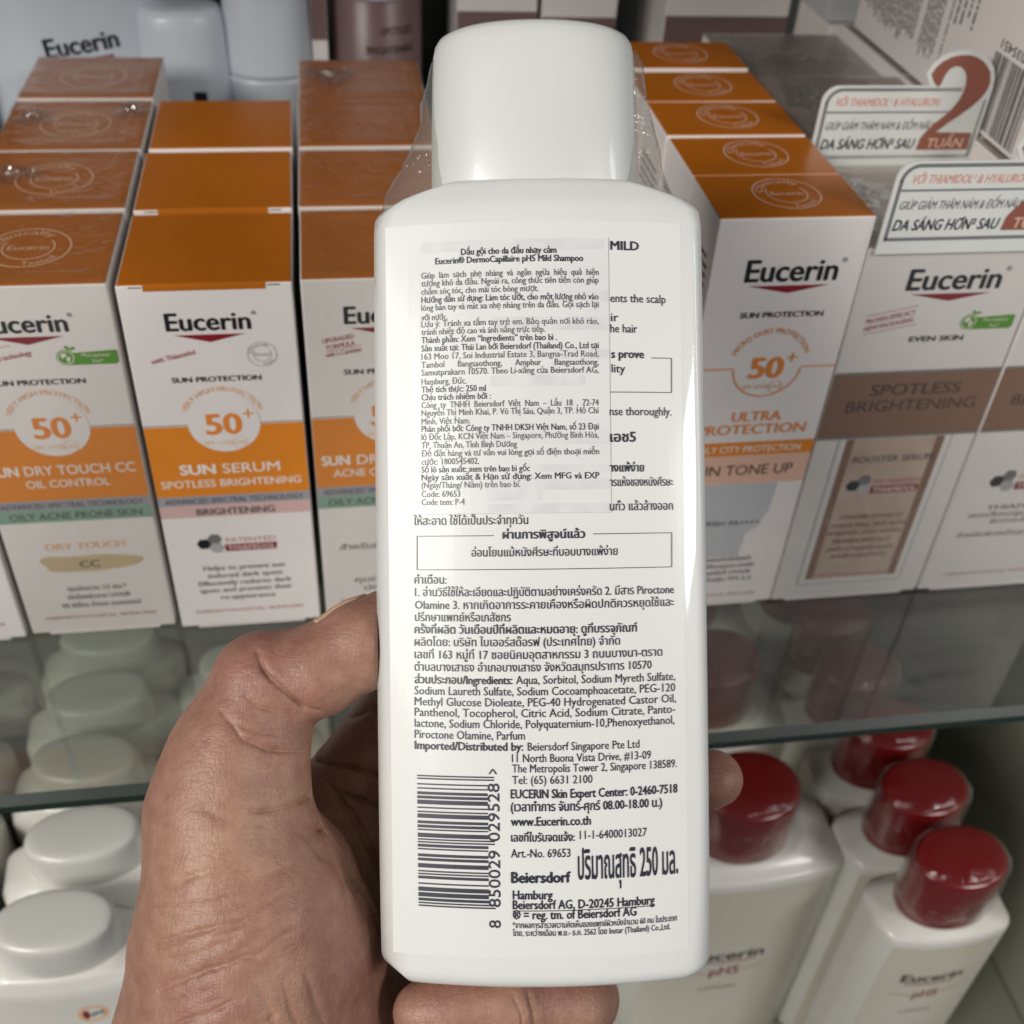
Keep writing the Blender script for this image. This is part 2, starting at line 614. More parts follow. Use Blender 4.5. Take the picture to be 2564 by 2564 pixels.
structure('cabinet_back', box_mesh('cabinet_back', -0.55, 0.50, 0.345, 0.36, -0.32, 0.45, 0.001), M['back'])
structure('unseen_cabinet_top', box_mesh('unseen_cabinet_top', -0.55, 0.50, -0.075, 0.344, 0.365, 0.38, 0.001), M['back'])  # out of view; added to keep light off the back of the shelf
structure('cabinet_side', box_mesh('cabinet_side', 0.435, 0.45, -0.14, 0.344, -0.318, -0.012, 0.001), M['side'])
structure('cabinet_base', box_mesh('cabinet_base', -0.55, 0.434, -0.16, 0.344, -0.34, -0.3105, 0.001), M['base'])
shelf = thing('glass_shelf', 'clear greenish glass shelf with polished edge carrying the cartons', 'shelf', (0, 0, 0))
GY, GT = -0.0730, 0.0062
pane = mesh('pane', [(-0.55, GY + .0028, 0), (0.434, GY + .0028, 0), (0.434, 0.344, 0), (-0.55, 0.344, 0),
                     (-0.55, GY, -GT), (0.434, GY, -GT), (0.434, 0.344, -GT), (-0.55, 0.344, -GT)],
            [(0, 1, 2, 3), (7, 6, 5, 4)])
link('pane', pane, M['pane'], shelf)
link('front_edge', mesh('front_edge', [(-0.55, GY, -GT), (0.434, GY, -GT), (0.434, GY, -.0028), (-0.55, GY, -.0028)], [(0, 1, 2, 3)]), M['glass_edge'], shelf)
link('edge_bevel', mesh('edge_bevel', [(-0.55, GY, -.0028), (0.434, GY, -.0028), (0.434, GY + .0028, 0), (-0.55, GY + .0028, 0)], [(0, 1, 2, 3)]), M['glass_bevel'], shelf)


# ------------------------------------------------------------------ cartons
def brand(P, cx, y, w, size, m='black', tri=True, tw=None):
    P.text('brand_logo', m, 'Eucerin', cx - w / 2, y, size, x1=cx + w / 2, bold=0.028, res=5)
    P.text('brand_logo', m, '®', cx + w / 2 + 0.4, y + size * .56, size * .22, res=3)
    if tri:
        tw = tw or w * .86
        P.poly('logo_triangle', 'crimson', [[(cx - tw / 2, y - 1.6), (cx + tw / 2, y - 1.6), (cx, y - 4.4)]])


def badge(P, x, y, s=1.0):
    """green recycling badge: globe, sprout and bar"""
    P.poly('green_badge', 'leaf', [circle(x, y, 3.0 * s, 28)], 1)
    P.poly('green_badge', 'leaf', [[(x + .5 * s, y - 2.9 * s), (x + 15.6 * s, y - 2.9 * s), (x + 16.4 * s, y - 1.8 * s), (x + 16.4 * s, y + 2.1 * s), (x + 15.8 * s, y + 2.5 * s), (x + .5 * s, y + 1.6 * s)]], 2)
    P.ring('badge_globe', 'white_ink', x, y, 2.6 * s, .3 * s, 3, 24)
    P.poly('badge_globe', 'white_ink', [[(x - 1.6 * s, y + 1.2 * s), (x - .2 * s, y + 1.9 * s), (x + .5 * s, y + .8 * s), (x - .6 * s, y + .2 * s), (x - 1.2 * s, y - .5 * s)]], 3)
    P.poly('badge_globe', 'white_ink', [[(x + .1 * s, y + .1 * s), (x + 1.5 * s, y + .4 * s), (x + 1.2 * s, y - .9 * s), (x + .5 * s, y - 1.9 * s), (x + .1 * s, y - .9 * s)]], 3)
    for a in (0.4, 2.3):
        c_, s_ = math.cos(a), math.sin(a)
        q = [(0, 0), (.9, .7), (2.2, .5), (2.6, 0), (2.0, -.6), (.8, -.6)]
        P.poly('green_badge', 'leaf', [[(x + 1.6 * s + s * .8 * (u * c_ - v * s_), y + 3.0 * s + s * .8 * (u * s_ + v * c_)) for u, v in q]], 2 + (a > 1))
    P.text('badge_text', 'white_ink', 'Microplastic', x + 5 * s, y + .2 * s, 1.9 * s, x1=x + 14 * s, layer=4)
    P.text('badge_text', 'white_ink', 'free*', x + 8 * s, y - 2.1 * s, 1.9 * s, x1=x + 11.5 * s, layer=4)


def hexes(P, x, y, s=1.0, box=True):
    for dx, dy, m, l in ((-2.6, 0, 'black', 1), (1.5, 2.3, 'mid_grey', 2), (1.9, -2.1, 'light_grey', 3)):
        P.poly('hexagon_mark', m, [circle(x + dx * s, y + dy * s, 2.75 * s, 6)], l)
    P.poly('hexagon_mark', 'crimson', [[(x + 5 * s, y - 4.2 * s), (x + 24 * s, y - 4.2 * s), (x + 24.4 * s, y - .7 * s), (x + 5 * s, y - .7 * s)]], 1)
    P.text('hexagon_text', 'rose', 'PATENTED', x + 5.6 * s, y + .3 * s, 3.2 * s, x1=x + 24 * s, layer=1)
    P.text('hexagon_text', 'white_ink', 'THIAMIDOL', x + 6 * s, y - 3.6 * s, 3.2 * s, x1=x + 23.6 * s, layer=2)


def spf(P, cx, cy, r, W, y_line, band_to=None, arc_text='VERY HIGH PROTECTION', outline=False):
    if not outline:
        P.rect('orange_band', 'orange', 0.15, band_to, W - .15, y_line - .15, 1)
        P.line('grey_rule', 'mid_grey', [(0.2, y_line + .35), (W - .2, y_line + .35)], .35, 1)
        P.poly('white_disc', 'board', [circle(cx, cy, r, 56)], 2)
    else:
        P.ring('orange_rule', 'orange_text', cx, cy, r, .55, 2, 36, a0=math.pi * 1.02, a1=math.pi * 1.98)
        P.line('orange_rule', 'orange_text', [(0.2, y_line), (cx - r, y_line)], .55, 2)
        P.line('orange_rule', 'orange_text', [(cx + r, y_line), (W - .2, y_line)], .55, 2)
    P.text('spf_text', 'pale_orange' if not outline else 'orange_text', arc_text, 0, 0, 2.6, x1=r * 2.55, layer=3, arc=(cx, cy + .4, r + .7, math.pi / 2), bold=.008)
    P.text('spf_number', 'orange_text', '50', cx - 6.3, cy - 4.3, 11.6, x1=cx + 5.8, bold=.035, layer=3, res=6)
    P.text('spf_number', 'orange_text', '+', cx + 6.3, cy + .9, 7.5, layer=3)
    P.text('spf_text', 'pale_orange', 'SPF UVB', cx - 7.4, cy - 8.8, 2.5, x1=cx + 1.8, layer=3)
    P.text('spf_text', 'pale_orange', 'UVA', cx + 2.6, cy - 8.8, 2.3, x1=cx + 6.2, layer=3)
    P.ring('spf_text', 'pale_orange', cx + 4.4, cy - 8.0, 2.5, .28, 3, 24)


def seal(P, cx, cy, r, m, small=True):
    P.ring('seal_mark', m, cx, cy, r, r * .05, 2, 44)
    P.ring('seal_mark', m, cx, cy, r * .62, r * .045, 2, 36, a0=2.6, a1=6.9)
    P.text('seal_mark', m, 'Clinically', 0, 0, r * .30, x1=r * 1.5, layer=2, arc=(cx, cy, r * .68, math.pi * .62), bold=.012)
    P.text('seal_mark', m, 'Eucerin', cx - r * .48, cy - r * .12, r * .32, x1=cx + r * .48, layer=2, bold=.02)
    V, F = text_tris('Tested', .012, 3)
    V = V.copy()
    w = V[:, 0].max()
    a = -math.pi * .36 + (V[:, 0] / w - .5) * 1.0
    # letters readable from below the seal: their feet point outward
    rr = r * .90 - V[:, 1] * r * .28
    P.put('seal_mark', m, np.stack([cx + rr * np.cos(a), cy + rr * np.sin(a)], 1), F, 2)


def carton_body(root, W, D, H, lid, seal_on=None, tuck=False):
    w, d, h = W * .0005, D * .001, H * .001
    link('carton', box_mesh('carton', -w, w, 0, d, .0011, h - .0003, .0005), M['board'], root)
    link('base_tab', box_mesh('base_tab', -w + .006, w - .006, .0004, d - .0004, 0, .00125, 0), M['board'], root)
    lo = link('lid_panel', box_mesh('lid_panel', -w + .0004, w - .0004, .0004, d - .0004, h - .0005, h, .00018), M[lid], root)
    if tuck:
        link('tuck_flap', box_mesh('tuck_flap', -w + .0078, w - .008, -.00018, .0012, h - .0022, h - .0002, .0002), M[lid], root)
        for s in (-1, 1):
            link('slit', box_mesh('slit', s * (w - .0056) - .0019, s * (w - .0056) + .0019, -.0001, .0006, h - .0010, h - .0007, 0), M['black'], root)
    if seal_on:
        P = Print()
        seal(P, W / 2 + seal_on[0], D / 2 + seal_on[1], seal_on[2], seal_on[3])
        P.build(lo, lambda u, v, l: ((u - W / 2) * .001, v * .001, h + (INK * l) * .001))
    return lo


def wrap_sheet(root, W, D, H, seed, amp=0.5):
    """crinkled clear wrap over the carton's top and front"""
    r = np.random.default_rng(seed)
    n = 44
    ks = r.normal(size=(14, 2)) * 160
    ph = r.uniform(0, 6.28, 14)

    def wob(x, y):
        s = 0.0
        for k, p in zip(ks, ph):
            s += abs(math.sin(k[0] * x + k[1] * y + p)) ** 3
        return s / 14
    V, F = [], []
    for j in range(n + 1):
        for i in range(n + 1):
            x = (i / n - .5) * (W + .5) * .001
            y = (j / n * (D + .5) - .25) * .001
            e = min(i, n - i, j, n - j)
            a = amp * (1.0 if e < 7 else .45)
            V.append((x, y, (H + .25 + a * wob(x, y) * min(1, e / 2)) * .001))
    for j in range(n):
        for i in range(n):
            a = j * (n + 1) + i
            F.append((a, a + 1, a + n + 2, a + n + 1))
    # front skirt
    s0 = len(V)
    for j in range(13):
        for i in range(n + 1):
            x = (i / n - .5) * (W + .5) * .001
            z = (H + .25 - j / 12 * (H - 2)) * .001
            V.append((x, -(.28 + .22 * amp * wob(x, z) * (j > 0)) * .001, z))
    for j in range(12):
        for i in range(n):
            a = s0 + j * (n + 1) + i
            F.append((a, a + n + 1, a + n + 2, a + 1))
    link('film_wrap', mesh('film_wrap', V, F), M['film'], root, True)


def sun_print(P, W, kind):
    cx = W / 2
    brand(P, cx - .5, 131.0, 25.8, 8.9, tw=22)
    P.text('printed_text', 'black', 'SUN PROTECTION', cx - 14.3, 112.0, 2.75, x1=cx + 13.8, bold=.035)
    spf(P, cx + .1, 95.5, 11.7, W, 94.8, 65.0)
    P.rect('grey_band', 'grey_band', .15, 60.9, W - .15, 65.0, 1)
    P.text('printed_text', 'grey_ink', 'ADVANCED SPECTRAL TECHNOLOGY', 2.4, 61.7, 3.2, x1=W - 2.4, bold=.015)
    P.text('footer_text', 'rose', 'DERMATOLOGICAL SKINCARE', 6.2, 8.0, 2.0, x1=46, bold=.008)
    if kind == 'serum':
        P.text('printed_text', 'rose', 'with Thiamidol', 6.6, 119.2, 2.5, x1=20.8, rot=.235, bold=.02)
        seal(P, 40.8, 121.6, 4.6, 'light_grey')
        P.text('title_text', 'white_ink', 'SUN', 9.2, 74.6, 5.9, x1=21.2, bold=.04, res=4)
        P.text('title_text', 'white_ink', 'SERUM', 23.4, 74.6, 5.9, x1=42.6, res=4, bold=.008)
        P.text('title_text', 'white_ink', 'SPOTLESS BRIGHTENING', 2.4, 68.9, 4.5, x1=49.4, bold=.012)
        P.rect('pink_band', 'pink_band', .15, 55.4, W - .15, 60.9, 1)
        P.text('printed_text', 'grey_ink', 'BRIGHTENING', 12.4, 56.3, 4.2, x1=39.4, bold=.03)
        hexes(P, 15.6, 42.6, .95)
        for s, x0, x1, y in (('Helps to prevent sun', 11.4, 40.6, 29.6), ('induced dark spots', 12.6, 39.6, 25.8), ('Effectively reduces dark', 8.8, 42.6, 22.0),
                             ('spots and prevents their', 8.8, 42.6, 18.4), ('re-appearance', 16, 36, 14.6)):
            P.text('small_print', 'soft_ink', s, x0, y, 3.4, x1=x1, bold=.02)
    elif kind == 'cc':
        P.text('printed_text', 'rose', 'with Oil Control technology', 3.0, 118.5, 2.5, x1=26.4, rot=.2, bold=.02)
        P.line('printed_text', 'rose', [(10, 124.6), (20, 126.6)], .2)
        badge(P, 35.6, 121.6, .95)
        P.text('title_text', 'white_ink', 'SUN', 2.6, 76.0, 5.6, x1=11.8, bold=.04, res=4)
        P.text('title_text', 'white_ink', 'DRY TOUCH CC', 13.6, 76.0, 5.6, x1=49.4, res=4, bold=.01)
        P.text('title_text', 'white_ink', 'OIL CONTROL', 13.0, 70.6, 4.6, x1=40.2, bold=.012)
        P.rect('green_band', 'green_band', .15, 55.3, W - .15, 60.9, 1)
        P.text('printed_text', 'grey_ink', 'OILY ACNE PRONE SKIN', 4.4, 56.6, 4.2, x1=48.4, bold=.015)
        P.text('title_text', 'pale_orange', 'DRY TOUCH', 13.2, 42.4, 4.2, x1=40.2, bold=.03)
        pts = [(10.4, 38.6), (13, 39.3), (20, 38.8), (30, 39.2), (39, 38.4), (45, 37.0), (45.6, 35.6), (43, 33.4), (36, 32.0), (27, 31.2), (17, 31.6), (12.4, 32.2), (11.6, 34.6), (10.0, 36.8)]
        P.poly('beige_swatch', 'beige', [pts], 1)
        P.text('printed_text', 'grey_ink', 'CC', 23.2, 33.4, 4.6, x1=30.2, layer=3, bold=.02)
        for s, x0, x1, y in (('คุมมันนาน 12 ชม.*', 16.6, 37.4, 22.0), ('ปกป้องผิวจาก UVA/B', 15.8, 38.0, 17.8), ('0% ซิลิโคน น้ำหอม แอลกอฮอล์', 13.2, 41.2, 13.6)):
            P.text('small_print', 'soft_ink', s, x0, y, 3.2, x1=x1, bold=.02)
    else:
        for s, x0, x1, y in (('UPGRADED', 5.6, 15.8, 124.0), ('FORMULA', 6.8, 16.0, 121.6), ('with L-Carnitine', 6.3, 17.9, 118.8)):
            P.text('printed_text', 'rose', s, x0, y, 2.5, x1=x1, rot=.17, bold=.02)
        P.line('printed_text', 'rose', [(6.4, 121.0), (17.8, 123.0)], .2)
        P.text('title_text', 'white_ink', 'SUN', 2.4, 74.8, 5.8, x1=12.2, bold=.04, res=4)
        P.text('title_text', 'white_ink', 'DRY TOUCH', 14.6, 74.8, 5.8, x1=48.0, res=4, bold=.008)
        P.text('title_text', 'white_ink', 'ACNE OIL CONTROL', 6.2, 69.6, 4.6, x1=46.6, bold=.012)
        P.rect('green_band', 'green_band', .15, 55.3, W - .15, 60.9, 1)
        P.text('printed_text', 'grey_ink', 'OILY ACNE PRONE SKIN', 3.7, 56.6, 4.2, x1=48.0, bold=.015)
        for s, x0, x1, y in (('สำหรับผิวเป็นสิวง่าย', 6.7, 44, 35.0), ('คุมมันยาวนาน', 11.6, 40, 18.0), ('ปกป้องผิว', 15, 36, 13.6)):
            P.text('small_print', 'soft_ink', s, x0, y, 3.8, x1=x1, bold=.02)


ORD = ['front', 'second', 'third', 'fourth', 'fifth']


def column(kind, X0, W, D, H, ys, label, group, wrapped, lid='shaded_orange_lid', tuck=False, seal_on=None, printer=None, name='sunscreen_carton'):
    root = None
    for i, y in enumerate(ys):
        lab = label.replace('#', ORD[i] if i else 'foremost')
        t = thing(name, lab, 'carton', ((X0 + W / 2 + rng.uniform(-.4, .4) * (i > 0)) * .001, y * .001, 0), rng.uniform(-.008, .008) * (i > 0), group)
        so = seal_on
        carton_body(t, W, D, H + (rng.uniform(-.4, .3) if i else 0), lid, so, tuck and i < 2)
        if i == 0 and printer:
            P = Print()
            printer(P)
            P.build(t, front_fn(W))
        if wrapped:
            wrap_sheet(t, W, D, H, 100 * int(X0 + 300) + i, 1.3)
            for cx, cy, sx, sy in {('cc', 2): [(19, 36, 12, 20), (-16, 30, 14, 18)], ('cc', 1): [(-14, 26, 18, 16)], ('acne', 3): [(-12, 26, 22, 20)]}.get((kind, i), []):
                film_fold(t, cx, cy, H, sx, sy, int(X0 + 200) * 7 + i)
    return root




def film_fold(root, cx, cy, H, sx, sy, seed):
    """crumpled, bunched-up corner of the wrap"""
    r = np.random.default_rng(seed)
    n = 17
    V, F, ok = [], [], {}
    for j in range(n + 1):
        for i in range(n + 1):
            u, v = 2 * i / n - 1, 2 * j / n - 1
            q = math.hypot(u, v) * (1 + .22 * math.sin(3 * math.atan2(v, u) + seed) + .12 * math.sin(7 * math.atan2(v, u) + 2 * seed))
            ok[(i, j)] = q < 1.0
            V.append(((cx + u * sx / 2 + r.uniform(-.35, .35)) * .001, (cy + v * sy / 2 + r.uniform(-.35, .35)) * .001,
                      (H + .75 + r.uniform(0, 1) ** 2 * 2.2 * max(0.0, 1 - q)) * .001))
    for j in range(n):
        for i in range(n):
            if ok[(i, j)] and ok[(i + 1, j)] and ok[(i, j + 1)] and ok[(i + 1, j + 1)]:
                a = j * (n + 1) + i
                F.append((a, a + 1, a + n + 2, a + n + 1))
    link('film_fold', mesh('film_fold', V, F), M['fold'], root)


SUNW, SUND, SUNH = 52.0, 47.5, 147.0
column('edge', -108.6, SUNW, SUND, SUNH, [0.6], 'sunscreen carton with green skin-type band left of the CC cartons, partly in view', 'sunscreen cartons', False,
       printer=lambda P: sun_print(P, SUNW, 'acne'))
column('cc', -54.6, SUNW, SUND, SUNH, [1.9, 53.6, 102.0, 153.4, 203.0][:4], 'film-wrapped orange-topped carton reading SUN DRY TOUCH CC, # in its row', 'CC sunscreen cartons in a row', True,
       printer=lambda P: sun_print(P, SUNW, 'cc'), seal_on=(0, 0, 13, 'pale_orange'))
column('serum', 0.0, SUNW, SUND, SUNH, [0.0, 50.8, 102.6], 'plain orange-topped carton reading SUN SERUM, # in its row', 'serum sunscreen cartons in a row', False,
       tuck=True, printer=lambda P: sun_print(P, SUNW, 'serum'))
column('acne', 54.4, SUNW, SUND, SUNH, [1.0, 51.4, 102.6, 150.0], 'film-wrapped orange-topped carton reading SUN DRY TOUCH ACNE, # in its row', 'acne sunscreen cartons in a row', True,
       printer=lambda P: sun_print(P, SUNW, 'acne'))


# tone-up cartons
UW, UD, UH = 50.8, 31.2, 168.5


def ultra_print(P):
    W = UW
    brand(P, 27.2, 146.6, 31.0, 11.0, tw=27.5)
    P.text('printed_text', 'black', 'SUN PROTECTION', 12.8, 133.4, 2.9, x1=41.4, bold=.035)
    spf(P, 26.4, 114.2, 12.2, W, 113.8, arc_text='MICRO DUST PROTECTION', outline=True)
    P.text('title_text', 'orange_text', 'ULTRA', 17.6, 91.8, 5.8, x1=35.8, bold=.025, res=4)
    P.text('title_text', 'orange_text', 'PROTECTION', 6.0, 86.2, 6.0, x1=46.0, bold=.02, res=4)
    P.rect('orange_band', 'orange', .15, 76.6, W - .15, 82.6, 1)
    P.text('title_text', 'white_ink', 'DAILY CITY PROTECTION', 5.0, 78.0, 4.2, x1=46.0, bold=.012)
    P.rect('peach_band', 'peach', .15, 63.4, W - .15, 76.6, 1)
    P.text('title_text', 'taupe_dark', 'SUN TONE UP', 6.2, 67.6, 6.6, x1=45.0, bold=.006, res=4)
    P.poly('tube_picture', 'pale_grey', [[(9.6, 63.2), (41.0, 63.2), (40.2, 50), (37.4, 42), (33.2, 38.5), (32.0, 27.0), (18.6, 27.0), (17.4, 38.5), (13.2, 42), (10.4, 50)]], 1)
    P.text('small_print', 'grey_ink', 'SPF50+ PA++++', 14.0, 43.0, 3.4, x1=37.6, layer=2, bold=.02)
    for s, x0, x1, y in (('ครีมกันแดดสำหรับใบหน้า', 14, 38, 24.6), ('ปรับผิวให้แลดูกระจ่างใส', 12, 40, 21.0), ('ปกป้องรังสี UVA/B', 15, 39, 17.4), ('ป้องกันฝุ่น PM 2.5', 15, 40, 13.8)):
        P.text('small_print', 'soft_ink', s, x0, y, 2.9, x1=x1, bold=.02)
    P.text('footer_text', 'rose', 'DERMATOLOGICAL SKINCARE', 8, 5.6, 1.8, x1=43.5)


for i, y in enumerate([-7.5, 24.4, 56.0, 89.4, 122.6]):
    t = thing('sunscreen_carton', 'orange-topped carton with round tested seal, reading SUN TONE UP, %s in its row' % (ORD[i] if i else 'foremost'), 'carton',
              ((181.5 + UW / 2 + (0, .3, -.4, .2, -.2)[i]) * .001, y * .001, 0), (0, .004, -.006, .008, -.004)[i], 'tone-up sunscreen cartons in a row')
    h = UH + (0, -.3, .4, -.2, .6)[i]
    carton_body(t, UW, UD, h, 'shaded_orange_lid', (1.5, 1.0, 11.2, 'peach'))
    if i == 0:
        P = Print()
        ultra_print(P)
        P.build(t, front_fn(UW))
    # small print on the left side
    P = Print()
    for k in range(26):
        yy = 152 - k * 3.1
        x0 = 4 + (k % 7 == 0) * 2
        x1 = UD - 4 - rng.uniform(0, 6) * (k % 5 == 4)
        xx = x0
        while xx < x1 - 1:
            w = rng.uniform(1.2, 4.2)
            P.rect('side_print', 'taupe_dark', xx, yy, min(xx + w, x1), yy + 1.35, 1)
            xx += w + .7
    P.build(t, lambda u, v, l: (-UW * .0005 - (.02 + INK * l) * .001, u * .001, v * .001))

# brightening cartons
SW, SDp, SH = 62.3, 63.0, 167.0
SH1 = 157.5


def spot_print(P, kind):
    W = SW
    brand(P, 33.0, 142.0, 33.2, 11.0, tw=28.5)
    P.text('printed_text', 'black', 'EVEN SKIN', 23.4, 122.2, 2.9, x1=43.2, bold=.04)
    for s, y in (('PROVEN EFFICACY', 129.6), ('NEW PACKAGING', 126.8)):
        P.text('printed_text', 'rose', s, 6.2, y, 2.6, x1=23.2, rot=.2, bold=.025)
    P.line('printed_text', 'rose', [(5.4, 132.6), (23.0, 136.2)], .25)
    P.line('printed_text', 'rose', [(6.2, 125.6), (24.2, 129.2)], .25)
    badge(P, 43.2, 129.2, 1.0)
    P.rect('taupe_band', 'taupe', .2, 82.4, W - .2, 109.6, 1)
    P.rect('silver_rule', 'silver', .2, 109.6, W - .2, 110.5, 1)
    P.rect('silver_rule', 'silver', .2, 81.5, W - .2, 82.4, 1)
    P.text('title_text', 'taupe_dark', 'SPOTLESS', 15.2, 100.4, 6.6, x1=49.2, bold=.015, res=4)
    P.text('title_text', 'taupe_dark', 'BRIGHTENING', 7.8, 93.6, 6.6, x1=57.2, bold=.006, res=4)
    if kind == 'booster':
        P.rect('bottle_picture', 'pale_grey', 8.8, 8.2, 53.4, 81.4, 1)
        P.rect('bottle_picture', 'board', 9.6, 9.0, 52.6, 81.4, 2)
        P.rect('bottle_picture', 'gold', 12.0, 11.6, 50.2, 81.4, 3)
        P.rect('bottle_picture', 'taupe', 12.0, 11.6, 15.0, 81.4, 4)
        P.rect('bottle_picture', 'taupe', 47.0, 11.6, 50.2, 81.4, 4)
        P.text('printed_text', 'grey_ink', 'BOOSTER SERUM', 16.6, 70.6, 4.0, x1=48.2, layer=5, bold=.01)
        Q = Print()
        hexes(Q, 22.4, 59.6, 1.0)
        for k, lst in Q.d.items():
            for v, f, l in lst:
                P.put(k[0], k[1], v, f, l + 4)
        for s, x0, x1, y in (('Clinically proven to', 18.8, 44.4, 43.2), ('reduce deep dark spots', 16, 46.8, 39.0), ('brighten skin visibly', 15.6, 46.6, 35.0), ('PROVEN EFFICACY', 19, 43, 30.4),
                             ('เซรั่มบำรุงผิวหน้า', 17.6, 45, 26.4), ('ลดเลือนจุดด่างดำ', 20, 43, 22.6)):
            P.text('small_print', 'taupe_dark', s, x0, y, 3.0, x1=x1, layer=5, bold=.01)
        P.line('footer_text', 'rose', [(16, 13.6), (46.6, 13.0)], .5, 5)
    else:
        hexes(P, 18.4, 57.6, 1.1)
        P.text('printed_text', 'grey_ink', 'DAY SPF30', 22, 71, 4.6, x1=44, bold=.012)
        for s, x0, x1, y in (('THIAMIDOL', 15.9, 46, 43.2), ('ลดเลือนจุดด่างดำ', 9.4, 50, 39.6), ('ผิวกระจ่างใส', 20, 44, 36.0), ('สำหรับผิวหน้าทุกสภาพผิว', 7.8, 54, 29.2)):
            P.text('small_print', 'soft_ink', s, x0, y, 3.4, x1=x1, bold=.02)
        P.text('footer_text', 'rose', 'DERMATOLOGICAL SKINCARE', 9.8, 8.2, 2.0, x1=52)


spots = [('booster', 232.7, -7.7, 'white and brown SPOTLESS BRIGHTENING carton with booster serum bottle printed on it'),
         ('plain', 232.9, 58.4, 'white and brown SPOTLESS BRIGHTENING carton standing right behind the booster serum carton'),
         ('plain', 232.6, 124.0, 'white and brown SPOTLESS BRIGHTENING carton, third behind the booster serum carton'),
         ('cream', 296.2, -7.7, 'white and brown carton right of the booster serum carton, cut by the picture'),
         ('cream', 296.4, 57.8, 'white carton under the carton with the barcode, front one of two'),
         ('cream', 296.3, 122.0, 'white carton under the carton with the barcode, rear one of two')]
for k, (kind, x0, y, lab) in enumerate(spots):
    t = thing('brightening_carton', lab, 'carton', ((x0 + SW / 2) * .001, y * .001, 0), 0, 'brightening cartons')
    hh = SH if x0 > 260 else (SH1, 166.0, 162.0)[k]
    carton_body(t, SW, SDp, hh, 'taupe_lid')
    if k in (0, 3):
        P = Print()
        spot_print(P, kind)
        P.build(t, front_fn(SW))
    wrap_sheet(t, SW, SDp, hh, 40 + k, .6)
    for cx, cy, sx, sy in {0: [(-18, 40, 20, 26)], 1: [(-16, 40, 22, 30), (14, 50, 18, 16)], 2: [(0, 30, 30, 22)]}.get(k, []):
        film_fold(t, cx, cy, hh, sx, sy, 61 + k)

# carton with the barcode lying on top
bc = thing('barcode_carton', 'large cream carton with upside-down barcode and fine print, lying on the brightening cartons', 'carton', (0.2988, 0.031, SH * .001 + .0008))
link('carton', box_mesh('carton', 0, .058, 0, .148, 0, .075, .0006), M['board'], bc)


def ean13(code):
    Lc = ['0001101', '0011001', '0010011', '0111101', '0100011', '0110001', '0101111', '0111011', '0110111', '0001011']
    par = ['LLLLLL', 'LLGLGG', 'LLGGLG', 'LLGGGL', 'LGLLGG', 'LGGLLG', 'LGGGLL', 'LGLGLG', 'LGLGGL', 'LGGLGL'][int(code[0])]
    s = '101'
    for d, p in zip(code[1:7], par):
        q = Lc[int(d)]
        s += q if p == 'L' else ''.join('1' if c == '0' else '0' for c in q)[::-1]
    s += '01010'
    for d in code[7:]:
        s += ''.join('1' if c == '0' else '0' for c in Lc[int(d)])
    return s + '101'


P = Print()
bits = ean13('4005800035451')
x = 4.0
for b in bits:
    if b == '1':
        P.rect('barcode', 'black', x, 1.8, x + .30, 27.5, 1)
    x += .30
P.text('barcode_digits', 'black', '035451', 13.8, 32.2, 4.6, x1=30.5, bold=.01, ysc=-1.0)
xx = 52.0
while xx < 143:
    blockend = 70 if xx < 75 else 74
    tall = 73 if xx > 60 else 40
    if 88 < xx < 92 or 70 < xx < 74:
        xx += 2.2
        continue
    y = 8 + rng.uniform(0, 6) + (18 if xx < 66 else 0)
    while y < tall:
        w = rng.uniform(1.0, 5.0)
        P.rect('fine_print', 'soft_ink' if xx > 66 else 'grey_ink', xx, y, xx + (1.0 if xx > 66 else 1.3), min(y + w, tall), 1)
        y += w + rng.uniform(.4, .9)
    xx += 1.75 if xx > 66 else 4.2
P.build(bc, lambda u, v, l: (-(.02 + INK * l) * .001, u * .001, v * .001))

# signs
TWO = [(37.7, 31.0), (38.8, 33.4), (40.6, 35.3), (43.6, 36.9), (47.0, 37.5), (50, 37.5), (52.5, 36.9), (55.4, 35.6), (57.6, 33.7), (59.1, 32.2), (59.9, 30.4), (60.5, 28.4),
       (60.5, 26.4), (59.9, 24.4), (58.7, 22.3), (56, 19.4), (52.3, 16.2), (49, 13.6), (45.7, 10.5), (59.6, 10.2), (59.9, 4.1), (39.9, 4.1), (40.4, 8.4), (42, 11), (44.0, 13.5), (46.2, 15.6), (48.2, 17.6),
       (49.8, 19.9), (51.0, 22.4), (51.5, 24.4), (51.6, 26.4), (51.5, 28.2), (51.1, 29.7), (50.4, 31.3), (49.4, 32.4), (48, 33.5), (46.4, 33.8), (45.2, 33.6), (44.2, 33.0), (43.4, 32), (42.8, 30.7), (42.5, 29.2),
       (42.3, 27.7), (41.6, 26.7), (40.4, 27.4), (39.2, 28.7)]


def grow(loop, d):
    lp = np.array(loop, float)
    a = np.roll(lp, 1, 0)
    b = np.roll(lp, -1, 0)
    t = b - a
    t /= np.linalg.norm(t, axis=1, keepdims=True) + 1e-9
    area = 0.5 * np.sum(lp[:, 0] * np.roll(lp[:, 1], -1) - np.roll(lp[:, 0], -1) * lp[:, 1])
    s = 1 if area > 0 else -1
    return lp + np.stack([t[:, 1], -t[:, 0]], 1) * d * s


